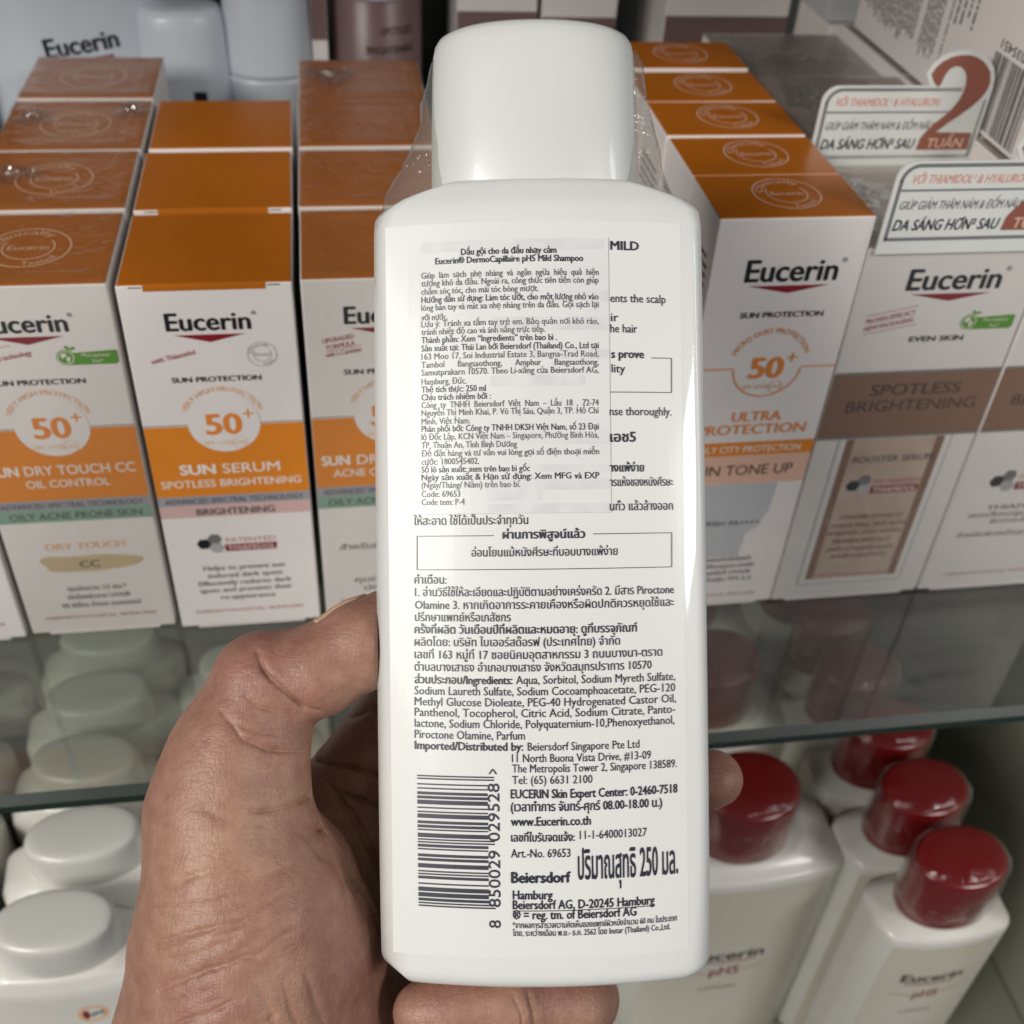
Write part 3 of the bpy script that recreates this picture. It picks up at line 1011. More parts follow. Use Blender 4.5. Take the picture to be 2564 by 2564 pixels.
def sign(label, loc):
    t = thing('shelf_sign', label, 'sign', loc, 0, 'promotion signs on the brightening cartons')
    R_ = 5.5
    plate = [(62.5, -3.5), (62.5, 27), (R_, 27)] + [(R_ + R_ * math.cos(a), 27 - R_ + R_ * math.sin(a)) for a in np.linspace(math.pi / 2, math.pi, 9)[1:]] + [(0, -3.5)]
    two = [p for p in TWO]
    outer = grow(two, 1.7)
    # close the bowl of the figure so that the card behind it is solid
    bowl = [(41.6, 24), (42.3, 31), (45, 34.5), (49, 34.5), (52.5, 30), (52, 22)]
    V, F = fill_union([[np.array(plate)], [outer], [np.array(bowl)]])
    n = len(V)
    verts = [(x * .001, 0, z * .001) for x, z in V] + [(x * .001, .0007, z * .001) for x, z in V]
    faces = [tuple(f) for f in F] + [tuple(int(q) + n for q in reversed(f)) for f in F]
    ed = {}
    for f in F:
        for a, b in ((f[0], f[1]), (f[1], f[2]), (f[2], f[0])):
            ed[(int(a), int(b))] = 1
    for (a, b) in list(ed):
        if (b, a) not in ed:
            faces.append((b, a, a + n, b + n))
    link('card', mesh('card', verts, faces), M['sign_card'], t)
    P = Print()
    b0, b1 = 1.3, 2.6
    P.line('silver_border', 'silver', [(b0 + .6, 1.6), (b0 + .6, 21)], 1.2, 1)
    P.ring('silver_border', 'silver', 7.0, 20.6, 5.7, 1.2, 1, 14, a0=math.pi / 2, a1=math.pi)
    P.line('silver_border', 'silver', [(7, 25.7), (51, 25.7)], 1.2, 1)
    P.line('silver_border', 'silver', [(1.4, 1.6), (60.6, 1.6)], 1.2, 1)
    P.line('silver_border', 'silver', [(60.7, 1.6), (60.9, 22)], 1.0, 1)
    P.line('silver_border', 'silver', [(2.6, 17.8), (48.5, 17.8)], .7, 1)
    P.text('sign_text', 'salmon', 'VỚI THIAMIDOL¹ & HYALURON', 5.0, 20.0, 4.0, x1=43.5, bold=.012, shear=.18, layer=1)
    P.text('sign_text', 'grey_ink', 'GIÚP GIẢM THÂM NÁM & ĐỐM NÂU', 3.4, 11.6, 4.0, x1=43.6, bold=.008, shear=.18, layer=1)
    P.text('sign_text', 'black', 'DA SÁNG HƠN² SAU', 3.2, 4.6, 5.2, x1=38.4, bold=.03, shear=.14, layer=1)
    P.poly('figure_two', 'sign_two', [two], 3)
    P.text('sign_text', 'peach', 'TUẦN', 43.2, 4.9, 5.0, x1=57.0, bold=.02, shear=.1, layer=5)
    P.build(t, lambda u, v, l: (u * .001, -(.02 + INK * l) * .001, v * .001))
    return t


s1 = sign('small sign with big brown figure two, fixed to the front of the booster serum carton', (0.2342, -0.0092, 0.1595))
s2 = sign('small sign with big brown figure two, standing further back on the carton row', (0.2352, 0.0565, 0.1585))


# ------------------------------------------------------------------ bottles
def oval_ring(w, d, z, n=64, p=2.35):
    out = []
    for i in range(n):
        a = 2 * math.pi * i / n
        c_, s_ = math.cos(a), math.sin(a)
        out.append((w * math.copysign(abs(c_) ** (2 / p), c_), d * math.copysign(abs(s_) ** (2 / p), s_), z))
    return out


def panel_ring(w, dep, z, rc=6.0, R=120.0, nf=28, nc=7, ns=6):
    """bottle section with gently curved front and back panels and rounded corners; units mm; front faces -Y"""
    rc = min(rc, w * .45, dep * .4)
    wi = w - rc
    k = R - rc
    z0 = dep - rc

    def zf(x):
        return z0 - (k - math.sqrt(max(k * k - x * x, 0)))
    pts = []
    for i in range(nf + 1):
        x = -wi + 2 * wi * i / nf
        nx = x / k
        nz = math.sqrt(1 - nx * nx)
        pts.append((x + nx * rc, zf(x) + nz * rc))
    a0 = math.asin(wi / k)
    for i in range(1, nc + 1):
        a = a0 + (math.pi / 2 - a0) * i / nc
        pts.append((wi + rc * math.sin(a), zf(wi) + rc * math.cos(a)))
    zs = zf(wi)
    for i in range(1, ns):
        pts.append((w, zs - 2 * zs * i / ns))
    half = pts
    back = [(-x, -z_) for x, z_ in half]
    return [(x * .001, -z_ * .001, z * .001) for x, z_ in half + back]


# shampoo bottle: stands on z = 0, front towards -Y (mm)
BW, BD = 36.9, 19.0
BR = 120.0


def bottle_rings():
    prof = []
    for k in range(11):
        a = math.pi / 2 * k / 10
        prof.append((4.2 * (1 - math.cos(a)) if k else 0.0, 1 - 5.0 * (1 - math.sin(a)) / BW, BD - 4.0 * (1 - math.sin(a)), 7.5 + 3.5 * (1 - k / 10)))
    prof += [(8, 1.0, 19.0, 6.6), (14, 1.0, 19.0, 5.6), (24, 1.0, 19.0, 4.6), (40, 1.0, 19.0, 4), (60, 1.0, 19.0, 4), (120, .998, 19.0, 4), (160, .992, 19.0, 4), (166.5, .990, 18.95, 4), (169.4, .984, 18.6, 4.6), (171.0, .966, 18.1, 6.2), (172.2, .93, 17.5, 6.6), (173.2, .87, 17.0, 7),
             (174.2, .79, 16.5, 7), (175.2, .71, 16.0, 7), (175.9, .65, 15.4, 7), (176.4, .60, 14.4, 7), (176.6, .56, 13, 7)]
    return [panel_ring(BW * s, d, z, rc) for z, s, d, rc in prof]


def cap_rings():
    prof = [(174.6, 23.7, 14.3), (176, 23.9, 14.5), (188, 23.8, 14.4), (202, 23.5, 14.2), (208.0, 23.2, 14.0), (210.2, 22.8, 13.6), (211.6, 22.0, 12.9), (212.5, 20.6, 11.8), (213.0, 18.4, 10.2), (213.3, 12, 6.5), (213.4, 4, 2)]
    return [[(x * .001, y * .001, z * .001) for x, y, z in oval_ring(w, d, z, 72, 2.15)] for z, w, d in prof]


body_me = loft('body', bottle_rings())
cap_me = loft('cap', cap_rings())
ROLL = math.radians(0.65)


def cam_point(x, y, d):
    """hand-held group: millimetres right / up of its centre and distance in front of it"""
    return CAM_POS + RIGHT * (x * .001) + UP * (y * .001) + VIEW * (d * .001)


fr_x = RIGHT * math.cos(ROLL) + UP * math.sin(ROLL)
fr_z = UP * math.cos(ROLL) - RIGHT * math.sin(ROLL)
fr_y = VIEW.copy()
hero = thing('shampoo_bottle', 'white shampoo bottle held in the hand, its printed back label facing out', 'bottle')
b0 = cam_point(7.3, -103.4, 259.0)
hero.matrix_world = Matrix(((fr_x.x, fr_y.x, fr_z.x, b0.x), (fr_x.y, fr_y.y, fr_z.y, b0.y), (fr_x.z, fr_y.z, fr_z.z, b0.z), (0, 0, 0, 1)))
link('body', body_me, M['bottle'], hero, True)
link('cap', cap_me, M['cap'], hero, True)


def bz(x):
    return BD - (BR - math.sqrt(BR * BR - x * x))


def body_fn(u, v, l):
    return (u * .001, -(bz(u) + .03 + .045 * l) * .001, v * .001)


# label: measured in label units (1 unit = 0.1142 mm), v counted downwards from the base line
KU = 0.1146


def lu(u, v=1100):
    return (u - (1022 + (v - 1100) * .0105)) * KU


def lv(v):
    return 102.2 + (966 - v) * 0.11435


def A(x, y):
    return 753.5 + .2964 * x, 422 + .2964 * y


def Bc(x, y):
    return 753.5 + .2964 * x, 934.3 + .2964 * y


def Cc(x, y):
    return 753.5 + .2964 * x, 1386.4 + .2964 * y


P = Print()
P.rect('back_label', 'label', -33.2, 7.5, 31.4, 166.0, 0, nx=40, ny=2)


def lab(conv, s, x0, x1, y, size, m='ink', bold=0.0, name='label_text', layer=4):
    u0, v = conv(x0, y)
    u1, _ = conv(x1, y)
    P.text(name, m, s, lu(u0, v), lv(v), size * KU, x1=lu(u1, v), bold=bold, layer=layer, res=2)


# vietnamese sticker
st = [(A(x, 0)[0]) for x in (78, 1342)]
P.rect('sticker', 'sticker', lu(st[0], 700), lv(A(0, 1806)[1]), lu(st[1], 700), lv(A(0, 60)[1]), 2, nx=24, ny=2)
sx0, sx1, sy0, sy1 = lu(st[0], 700), lu(st[1], 700), lv(A(0, 1806)[1]), lv(A(0, 60)[1])
P.line('sticker_edge', 'smudge_edge', [(sx0, sy0), (sx1, sy0), (sx1, sy1)], .1, 3)
for x0, x1, y0, y1 in ((150, 1310, 135, 70), (1000, 1340, 462, 400), (600, 1340, 648, 560), (760, 1340, 830, 770), (590, 1180, 1000, 930), (590, 1330, 1370, 1290), (700, 1330, 1545, 1500), (560, 1330, 1660, 1590), (560, 900, 1725, 1665), (560, 1330, 1800, 1745)):
    P.rect('faded_print', 'smudge', lu(A(x0, 0)[0], 700), lv(A(0, y0)[1]), lu(A(x1, 0)[0], 700), lv(A(0, y1)[1]), 3, nx=16)
SZ = 17.2
for s, x0, x1, y, b in (
        ('Dầu gội cho da đầu nhạy cảm', 397, 1003, 160, .026), ('Eucerin® DermoCapillaire pH5 Mild Shampoo', 232, 1172, 212, .026),
        ('Giúp  làm  sạch  nhẹ  nhàng  và  ngăn  ngừa  hiệu  quả  hiện', 142, 1270, 300, .006), ('tượng khô da đầu. Ngoài ra, công thức tiên tiến còn giúp', 142, 1270, 350, .006),
        ('chăm sóc tóc, cho mái tóc bóng mượt.', 142, 888, 402, .006), ('Hướng dẫn sử dụng: Làm tóc ướt, cho một lượng nhỏ vào', 142, 1270, 455, .014),
        ('lòng bàn tay và mát xa nhẹ nhàng trên da đầu. Gội sạch lại', 142, 1270, 505, .006), ('với nước.', 142, 310, 567, .006),
        ('Lưu ý: Tránh xa tầm tay trẻ em. Bảo quản nơi khô ráo,', 142, 1270, 610, .006), ('tránh nhiệt độ cao và ánh nắng trực tiếp.', 142, 930, 660, .006),
        ('Thành phần: Xem “Ingredients” trên bao bì .', 142, 1005, 712, .012), ('Sản xuất tại: Thái Lan bởi Beiersdorf (Thailand) Co., Ltd tại', 142, 1270, 765, .01),
        ('163 Moo 17, Soi Industrial Estate 3, Bangna-Trad Road,', 142, 1270, 818, .006), ('Tambol      Bangsaothong,      Amphur      Bangsaothong,', 142, 1270, 870, .006),
        ('Samutprakarn 10570. Theo Li-xăng của Beiersdorf AG,', 142, 1270, 920, .006), ('Hamburg, Đức.', 142, 432, 978, .006), ('Thể tích thực: 250 ml', 142, 555, 1028, .012),
        ('Chịu trách nhiệm bởi :', 142, 587, 1078, .012), ('Công  ty  TNHH  Beiersdorf  Việt  Nam  –  Lầu  18  ,  72-74', 142, 1270, 1128, .006), ('Nguyễn Thị Minh Khai, P. Võ Thị Sáu, Quận 3, TP. Hồ Chí', 142, 1270, 1178, .006),
        ('Minh, Việt Nam.', 142, 455, 1232, .006), ('Phân phối bởi: Công ty TNHH DKSH Việt Nam, số 23 Đại', 142, 1270, 1280, .01), ('lộ Độc Lập, KCN Việt Nam – Singapore, Phường Bình Hòa,', 142, 1270, 1332, .006),
        ('TP. Thuận An, Tỉnh Bình Dương', 142, 752, 1385, .006), ('Để đặt hàng và tư vấn vui lòng gọi số điện thoại miễn', 142, 1272, 1437, .006), ('cước: 1800545402.', 142, 512, 1490, .006),
        ('Số lô sản xuất: xem trên bao bì gốc', 142, 833, 1540, .014), ('Ngày sản xuất & Hạn sử dụng: Xem MFG và EXP', 142, 1274, 1590, .014), ('(Ngày/Tháng/ Năm) trên bao bì.', 142, 773, 1640, .006),
        ('Code: 69653', 142, 392, 1697, .006), ('Code tem: P-4', 142, 420, 1748, .006)):
    lab(A, s, x0, x1, y, SZ, 'grey_ink' if b < .01 else 'ink', b, 'sticker_text', 5)
# printed label to the right of and below the sticker
for s, x0, x1, y, sz, b in (('MILD', 1345, 1530, 137, 24, .03), ('ents the scalp', 1345, 1705, 470, 23, .006), ('ir', 1348, 1397, 592, 23, .006), ('he hair', 1345, 1518, 663, 23, .006),
                            ('s prove', 1350, 1563, 825, 23, .03), ('lity', 1352, 1440, 918, 23, .006), ('nse thoroughly.', 1340, 1743, 1190, 23, .006), ('เอช5', 1342, 1510, 1358, 27, .03),
                            ('างแพ้ง่าย', 1340, 1562, 1548, 22, .028), ('ารแห้งของหนังศีรษะ', 1340, 1753, 1640, 22, .012), ('นทั่ว แล้วล้างออก', 1340, 1752, 1795, 23, .012), ('ให้สะอาด ใช้ได้เป็นประจำทุกวัน', 92, 822, 1875, 23, .008)):
    lab(A, s, x0, x1, y, sz, 'ink', b)


def rule(conv, pts, t=.17):
    q = []
    for x, y in pts:
        u, v = conv(x, y)
        q.append((lu(u, v), lv(v)))
    P.line('label_rule', 'taupe_dark', q, t, 4)


rule(A, [(1612, 822), (1743, 822), (1743, 1042), (1342, 1042)])
rule(Bc, [(605, 218), (112, 218), (112, 433), (1743, 433), (1743, 214), (1235, 214)])
T2 = 22.5
for s, x0, x1, y, sz, b in (('ผ่านการพิสูจน์แล้ว', 660, 1183, 238, 22.5, .032), ('อ่อนโยนแม้หนังศีรษะที่บอบบางแพ้ง่าย', 463, 1390, 350, T2, .01), ('คำเตือน:', 95, 303, 522, T2, .012),
                            ('1. อ่านวิธีใช้ให้ละเอียดและปฏิบัติตามอย่างเคร่งครัด 2. มีสาร Piroctone', 98, 1757, 602, T2, .01), ('Olamine 3. หากเกิดอาการระคายเคืองหรือผิดปกติควรหยุดใช้และ', 98, 1757, 683, T2, .01),
                            ('ปรึกษาแพทย์หรือเภสัชกร', 98, 712, 762, T2, .01), ('ครั้งที่ผลิต วันเดือนปีที่ผลิตและหมดอายุ: ดูที่บรรจุภัณฑ์', 95, 1518, 840, T2, .024), ('ผลิตโดย: บริษัท ไบเออร์สด๊อรฟ (ประเทศไทย) จำกัด', 95, 1405, 920, T2, .01),
                            ('เลขที่ 163 หมู่ที่ 17 ซอยนิคมอุตสาหกรรม 3 ถนนบางนา-ตราด', 95, 1680, 1000, T2, .01), ('ตำบลบางเสาธง อำเภอบางเสาธง จังหวัดสมุทรปราการ 10570', 95, 1610, 1080, T2, .01),
                            ('ส่วนประกอบ/Ingredients:', 95, 722, 1160, 22, .028), ('Aqua, Sorbitol, Sodium Myreth Sulfate,', 745, 1765, 1160, 23, .004), ('Sodium Laureth Sulfate, Sodium Cocoamphoacetate, PEG-120', 95, 1765, 1232, 23, .004),
                            ('Methyl Glucose Dioleate, PEG-40 Hydrogenated Castor Oil,', 95, 1770, 1302, 23, .004), ('Panthenol, Tocopherol, Citric Acid, Sodium Citrate, Panto-', 95, 1765, 1370, 23, .004),
                            ('lactone, Sodium Chloride, Polyquaternium-10,Phenoxyethanol,', 95, 1760, 1440, 23, .004), ('Piroctone Olamine, Parfum', 95, 800, 1512, 23, .004),
                            ('Imported/Distributed by:', 95, 790, 1582, 22.5, .028), ('Beiersdorf Singapore Pte Ltd', 818, 1530, 1582, 22.5, .004), ('11 North Buona Vista Drive, #13-09', 718, 1605, 1655, 22.5, .004)):
    lab(Bc, s, x0, x1, y, sz, 'ink', b)
for s, x0, x1, y, sz, b in (('The Metropolis Tower 2, Singapore 138589.', 720, 1775, 195, 22.5, .004), ('Tel: (65) 6631 2100', 720, 1228, 268, 22.5, .004), ('EUCERIN Skin Expert Center: 0-2460-7518', 710, 1780, 358, 24, .03),
                            ('(เวลาทำการ จันทร์-ศุกร์ 08.00-18.00 น.)', 710, 1678, 440, 24, .026), ('www.Eucerin.co.th', 710, 1218, 532, 24, .028), ('เลขที่ใบรับจดแจ้ง:', 712, 1115, 632, 22, .026),
                            ('11-1-6400013027', 1147, 1578, 622, 23, .004), ('Art.-No. 69653', 712, 1088, 733, 23, .01), ('Beiersdorf', 712, 1090, 893, 29, .045), ('Hamburg', 722, 975, 998, 24, .028),
                            ('Beiersdorf AG, D-20245 Hamburg', 722, 1628, 1060, 24, .028), ('® = reg. tm. of Beiersdorf AG', 722, 1510, 1124, 24, .028),
                            ('*จากผลการสำรวจความคิดเห็นของแพทย์ผิวหนังจำนวน 60 คน ในประเทศ', 722, 1775, 1180, 16, .01), ('ไทย, ระหว่างเดือน พ.ย.- ธ.ค. 2562 โดย Instar (Thailand) Co.,Ltd.', 722, 1730, 1230, 16, .01)):
    lab(Cc, s, x0, x1, y, sz, 'ink', b)
rule(Cc, [(722, 1072), (1130, 1072)])
rule(Cc, [(1155, 1070), (1628, 1070)])
u0, v0 = Cc(1135, 875)
P.text('label_text', 'ink', 'ปริมาณสุทธิ 250 มล.', lu(u0, v0), lv(v0), 33 * KU, x1=lu(Cc(1783, 0)[0], v0), bold=.02, layer=4, ysc=2.35)
# ladder barcode
bits = ean13('8850029029528')
ya, yb = lv(Cc(0, 1062)[1]), lv(Cc(0, 222)[1])
for i, b in enumerate(bits):
    if b == '1':
        guard = i < 3 or i > 91 or 45 <= i < 50
        xe = lu(Cc(608 if guard else 566, 0)[0], 1550)
        P.rect('barcode', 'ink', lu(Cc(115, 0)[0], 1550), ya + (yb - ya) * i / 95, xe, ya + (yb - ya) * (i + 1) / 95, 4, nx=8)
xd = lu(Cc(640, 0)[0], 1550)
for s, y0, y1 in (('8', 1182, 1132), ('850029', 1050, 690), ('029528', 632, 264), ('>', 206, 172)):
    V, F = text_tris(s, .006, 3)
    V = V.copy()
    V -= V.min(0) * np.array([1, 0])
    L = lv(Cc(0, y1)[1]) - lv(Cc(0, y0)[1])
    sc = L / V[:, 0].max()
    hgt = 2.45 if s != '>' else 2.6
    P.put('barcode_digits', 'ink', np.stack([xd - V[:, 1] * hgt / .682, lv(Cc(0, y0)[1]) + V[:, 0] * sc], 1), F, 4)
P.build(hero, body_fn)


# loose shrink film between cap and shoulder
def film_ring(w, d, z, seed):
    r = np.random.default_rng(seed)
    ph = r.uniform(0, 6.28, 4)
    out = []
    for x, y, zz in oval_ring(w, d, z, 110, 2.5):
        a = math.atan2(y, x)
        k = 1 + math.cos(a) ** 4 * (.03 * math.sin(5 * a + z * .13 + ph[0]) + .02 * math.sin(11 * a - z * .3 + ph[1]) + .01 * math.sin(23 * a + z * .7 + ph[2]))
        out.append((x * k * .001, y * k * .001, (zz + .5 * math.sin(7 * a + ph[3])) * .001))
    return out


fp = [(209.5, 23.2, 6.0), (206, 24.4, 6.5), (202, 25.0, 7.0), (198, 26.4, 7.0), (193, 27.0, 7.5), (187, 28.8, 8), (182, 30.4, 8.5), (177, 32.6, 9.0), (172, 35.2, 10.0), (169.5, 36.9, 10.5)]
link('shrink_film', loft('shrink_film', [film_ring(w, d, z, 3) for z, w, d in fp], False, False), M['wrap'], hero, True)

# white-capped bottles on the lower shelf
LOWZ = -0.3103
white0 = None
WROWS = [(-58.8, -57.6), (-53.2, -18.3), (-57.2, 21.2), (-56.8, 59.0), (-56.2, 97.0), (-133, -40), (-131, 0), (-134, 40), (-132, 80), (10.5, -8), (11.5, 32), (12, 72)]
wl = ['white-capped bottle with small round emblem, foremost below the glass shelf', 'white-capped bottle just behind the one with the round emblem',
      'white-capped bottle, third in the row of the emblem bottle', 'white-capped bottle, fourth in the row of the emblem bottle', 'white-capped bottle, last in the row of the emblem bottle',
      'white-capped bottle, first of the row beside the emblem bottle away from the hand', 'white-capped bottle, second of the row beside the emblem bottle away from the hand',
      'white-capped bottle, third of the row beside the emblem bottle away from the hand', 'white-capped bottle, fourth of the row beside the emblem bottle away from the hand',
      'white-capped bottle behind the thumb, first of its row below the glass', 'white-capped bottle behind the thumb, second of its row below the glass',
      'white-capped bottle behind the thumb, third of its row below the glass']
for i, (x, y) in enumerate(WROWS):
    nm = wl[i]
    if white0 is None:
        white0 = thing('white_bottle', nm, 'bottle', (x * .001, y * .001, LOWZ), .0, 'white-capped bottles on the lower shelf')
        k_ = 194.0 / 176.6
        bme = loft('body', [[(p[0], p[1], p[2] * k_) for p in r_] for r_ in bottle_rings()])
        cme = loft('cap', [[(p[0], p[1], .1925 + (p[2] - .1746) * (.0209 / .0388)) for p in r_] for r_ in cap_rings()])
        link('body', bme, None, white0, True).data.materials.clear()
        white0.children[0].data.materials.append(M['cream'])
        o = link('cap', cme, None, white0, True)
        o.data.materials.clear()
        o.data.materials.append(M['jar_cap'])
    else:
        copy_thing(white0, nm, (x * .001, y * .001, LOWZ), rng.uniform(-.12, .12))
P = Print()
P.ring('emblem', 'pale_orange', 10.0, 170, 6.0, 1.6, 1, 24, ry=6.5)
P.poly('emblem', 'crimson', [circle(7.4, 170, 1.4, 14, ry=3.4)], 2)
P.text('emblem', 'grey_ink', 'pH5', 9.4, 168.6, 4.4, x1=14.6, layer=2, bold=.03)
P.text('brand_logo', 'black', 'Eucerin', -17, 146, 13, x1=21, bold=.03, res=4)
P.build(white0, body_fn)


# red-capped lotion bottles
def red_bottle(label, loc, W, D, hb, hc, big, rotz=0.0, detail=True):
    ty = hb - (72 if big else 39)
    t = thing('lotion_bottle', label, 'bottle', loc, rotz, 'red-capped lotion bottles on the lower shelf')
    w, d = W / 2, D / 2
    prof = [(0, .9, .85), (1.5, .97, .95), (4, 1, 1), (hb * .6, 1, 1), (hb - 9, 1.0, 1), (hb - 5.6, .998, .995), (hb - 4.2, .985, .975), (hb - 3.4, .955, .93), (hb - 2.2, .86, .84), (hb - .6, .74, .75), (hb + 1.2, .62, .66), (hb + 2.4, .5, .56)]
    RF = 220.0 if big else 95.0
    rings = [panel_ring(w * a, d * b, z, 7.0, RF) for z, a, b in prof]
    link('body', loft('body', rings), M['cream'], t, True)
    cw, cd = 22.0 + 2.0 * big, 15.5 + 3.0 * big
    cp = [(hb + 1, .985, .985, 0), (hb + 2.2, 1, 1, 0), (hb + hc * .3, .985, .985, .1), (hb + hc * .6, .965, .965, .5), (hb + hc * .93, .955, .955, 1), (hb + hc * .965, .94, .94, 1), (hb + hc * .985, .90, .90, 1),
          (hb + hc * .995, .82, .82, 1), (hb + hc, .5, .5, 1), (hb + hc, .1, .1, 1)]
    rings = []
    for z, a, b, tilt in cp:
        rings.append([(x * .001, y * .001, (zz + tilt * y * .16) * .001) for x, y, zz in oval_ring(cw * a, cd * b, z, 64, 2.12)])
    link('cap', loft('cap', rings), M['red_cap'], t, True)
    if detail:
        P = Print()
        lw = 15.5 + 4 * big
        P.rect('front_label', 'beige_label', -w * .82, 12, w * .82, hb - 9.5, 0, nx=24)
        P.text('brand_logo', 'black', 'Eucerin', -lw, ty, lw * .62, x1=lw, bold=.03, res=4)
        P.line('label_rule', 'crimson', [(-lw * .8, ty - 2.5), (lw * .8, ty - 2.5)], 1.1, 1)
        P.text('label_text', 'crimson', 'pH5', -lw * .35, ty - 15.5, lw * .62, x1=lw * .45, bold=.02)
        P.line('label_rule', 'rose', [(-lw * 1.15, ty - 11), (-lw * .4, ty - 13.5)], .7, 1)
        P.line('label_rule', 'rose', [(lw * .5, ty - 12.5), (lw * 1.15, ty - 9.5)], .7, 1)
        P.text('label_text', 'grey_ink', 'LOTION', -lw * .5, ty - 30, lw * .22, x1=lw * .5, bold=.01)

        def fn(u, v, l):
            q = d - (RF - math.sqrt(RF ** 2 - u * u))
            return (u * .001, -(q + .08 + INK * l) * .001, v * .001)
        P.build(t, fn)
    # clear wrap clinging to cap and shoulder
    wr = []
    for z, a, b in ((hb + 1.6, w * .64, d * .74), (hb + 8, cw * 1.012, cd * 1.02), (hb + hc * .6, cw * 1.0, cd * 1.0), (hb + hc - 1.0, cw * .975, cd * .99), (hb + hc + 2.6, cw * .8, cd * .8), (hb + hc + 3.2, cw * .3, cd * .3)):
        wr.append([(x * .001, y * .001, z * .001) for x, y, z in [(p[0] * (1 + .008 * math.sin(9 * k)), p[1] * (1 + .012 * math.sin(5 * k)), p[2] + .5 * math.sin(13 * k)) for k, p in enumerate(oval_ring(a, b, z, 60, 2.4))]])
    link('shrink_film', loft('shrink_film', wr, False, True), M['tight_film'], t, True)
    return t


HB = 172.0
r0 = red_bottle('red-capped cream lotion bottle, foremost of the narrow ones below the glass shelf', (0.3215, -0.0700, LOWZ), 64, 37, HB, 36, 0)
for i, (x, y) in enumerate(((321, -33.0), (320, 4.5), (319, 42.0), (321, 80.0), (320, 118.0))):
    copy_thing(r0, ('red-capped narrow lotion bottle, %s behind the foremost narrow one' % ['next', 'second', 'third', 'fourth', 'fifth'][i]), (x * .001, y * .001, LOWZ), rng.uniform(-.15, .15))
r1 = red_bottle('red-capped broad lotion bottle beside the fingertip, foremost of the broad ones', (0.2400, -0.0235, LOWZ), 98, 52, HB - 2, 38, 1)
for i, (x, y) in enumerate(((247, 55.0), (248, 122.0))):
    copy_thing(r1, 'red-capped broad lotion bottle below the glass, %s behind the foremost broad one' % ['next', 'second'][i], (x * .001, y * .001, LOWZ), .05)

# ------------------------------------------------------------------ things at the back of the shelf
bb = thing('lotion_bottle', 'large white lotion bottle with brand name, behind the CC cartons', 'bottle', (-0.0455, 0.252, 0), 0.22)
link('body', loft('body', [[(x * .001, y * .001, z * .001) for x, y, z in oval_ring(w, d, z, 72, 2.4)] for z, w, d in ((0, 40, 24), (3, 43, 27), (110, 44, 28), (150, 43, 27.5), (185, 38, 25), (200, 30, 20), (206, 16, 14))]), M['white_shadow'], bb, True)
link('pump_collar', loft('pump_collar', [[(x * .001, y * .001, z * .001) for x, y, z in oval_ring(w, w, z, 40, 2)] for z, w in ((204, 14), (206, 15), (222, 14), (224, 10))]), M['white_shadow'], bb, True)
P = Print()
P.text('brand_logo', 'black', 'Eucerin', -16.5, 139.0, 11.5, x1=15.5, bold=.03, res=4, rot=.10)
P.line('logo_rule', 'crimson', [(-13, 135.8), (12, 138.3)], 2.0, 1)


def bbf(u, v, l):
    q = 27.4 * (1 - abs(u / 43.2) ** 2.4) ** (1 / 2.4)
    return (u * .001, -(q + .35 + INK * l) * .001, v * .001)


P.build(bb, bbf)


def back_tube(label, x, y, prof, m, band=None, text=None):
    t = thing('toiletry_bottle', label, 'bottle', (x * .001, y * .001, 0), 0, 'pale bottles at the back of the shelf')
    for nm, mm_, pr in prof:
        link(nm, loft(nm, [[(a * .001, b * .001, c * .001) for a, b, c in oval_ring(w, d, z, 56, 2.2)] for z, w, d in pr]), M[mm_], t, True)
    return t


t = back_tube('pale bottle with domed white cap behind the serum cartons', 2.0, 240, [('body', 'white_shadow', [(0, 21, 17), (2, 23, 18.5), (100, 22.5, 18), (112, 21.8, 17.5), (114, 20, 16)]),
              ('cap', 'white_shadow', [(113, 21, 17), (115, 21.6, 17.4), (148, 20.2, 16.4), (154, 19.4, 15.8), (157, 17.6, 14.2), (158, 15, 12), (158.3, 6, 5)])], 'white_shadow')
P = Print()
P.rect('dark_mark', 'black', 4.0, 112, 9.5, 124, 1)
P.build(t, lambda u, v, l: (u * .001, -(16.9 + .9 + INK * l) * .001, v * .001))
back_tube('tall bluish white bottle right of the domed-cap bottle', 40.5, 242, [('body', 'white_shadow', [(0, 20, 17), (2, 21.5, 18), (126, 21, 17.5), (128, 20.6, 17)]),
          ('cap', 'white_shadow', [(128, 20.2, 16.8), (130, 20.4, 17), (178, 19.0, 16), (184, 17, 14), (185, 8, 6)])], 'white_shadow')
back_tube('grey-white bottle at the left end, behind the CC cartons', -108.0, 226, [('body', 'pale_grey', [(0, 17, 15), (2, 18.5, 16.5), (150, 18, 16), (156, 14, 12), (158, 9, 8)]),
          ('cap', 'white_shadow', [(157, 12, 12), (160, 12.6, 12.6), (182, 12, 12), (184, 8, 8)])], 'pale_grey')


def back_carton(label, x0, x1, y, D, H, zb0, zb1, texts):
    t = thing('brightening_box', label, 'carton', ((x0 + x1) / 2 * .001, y * .001, 0), 0, 'brown-banded boxes at the back of the shelf')
    W = x1 - x0
    carton_body(t, W, D, H, 'board')
    P = Print()
    P.rect('mauve_band', 'mauve', .3, zb0, W - .3, zb1, 1)
    for s, cx, y_, w, sz in texts:
        P.text('title_text', 'taupe_dark', s, cx - w / 2, y_, sz, x1=cx + w / 2, bold=.02, layer=2)
    P.build(t, front_fn(W))
    return t


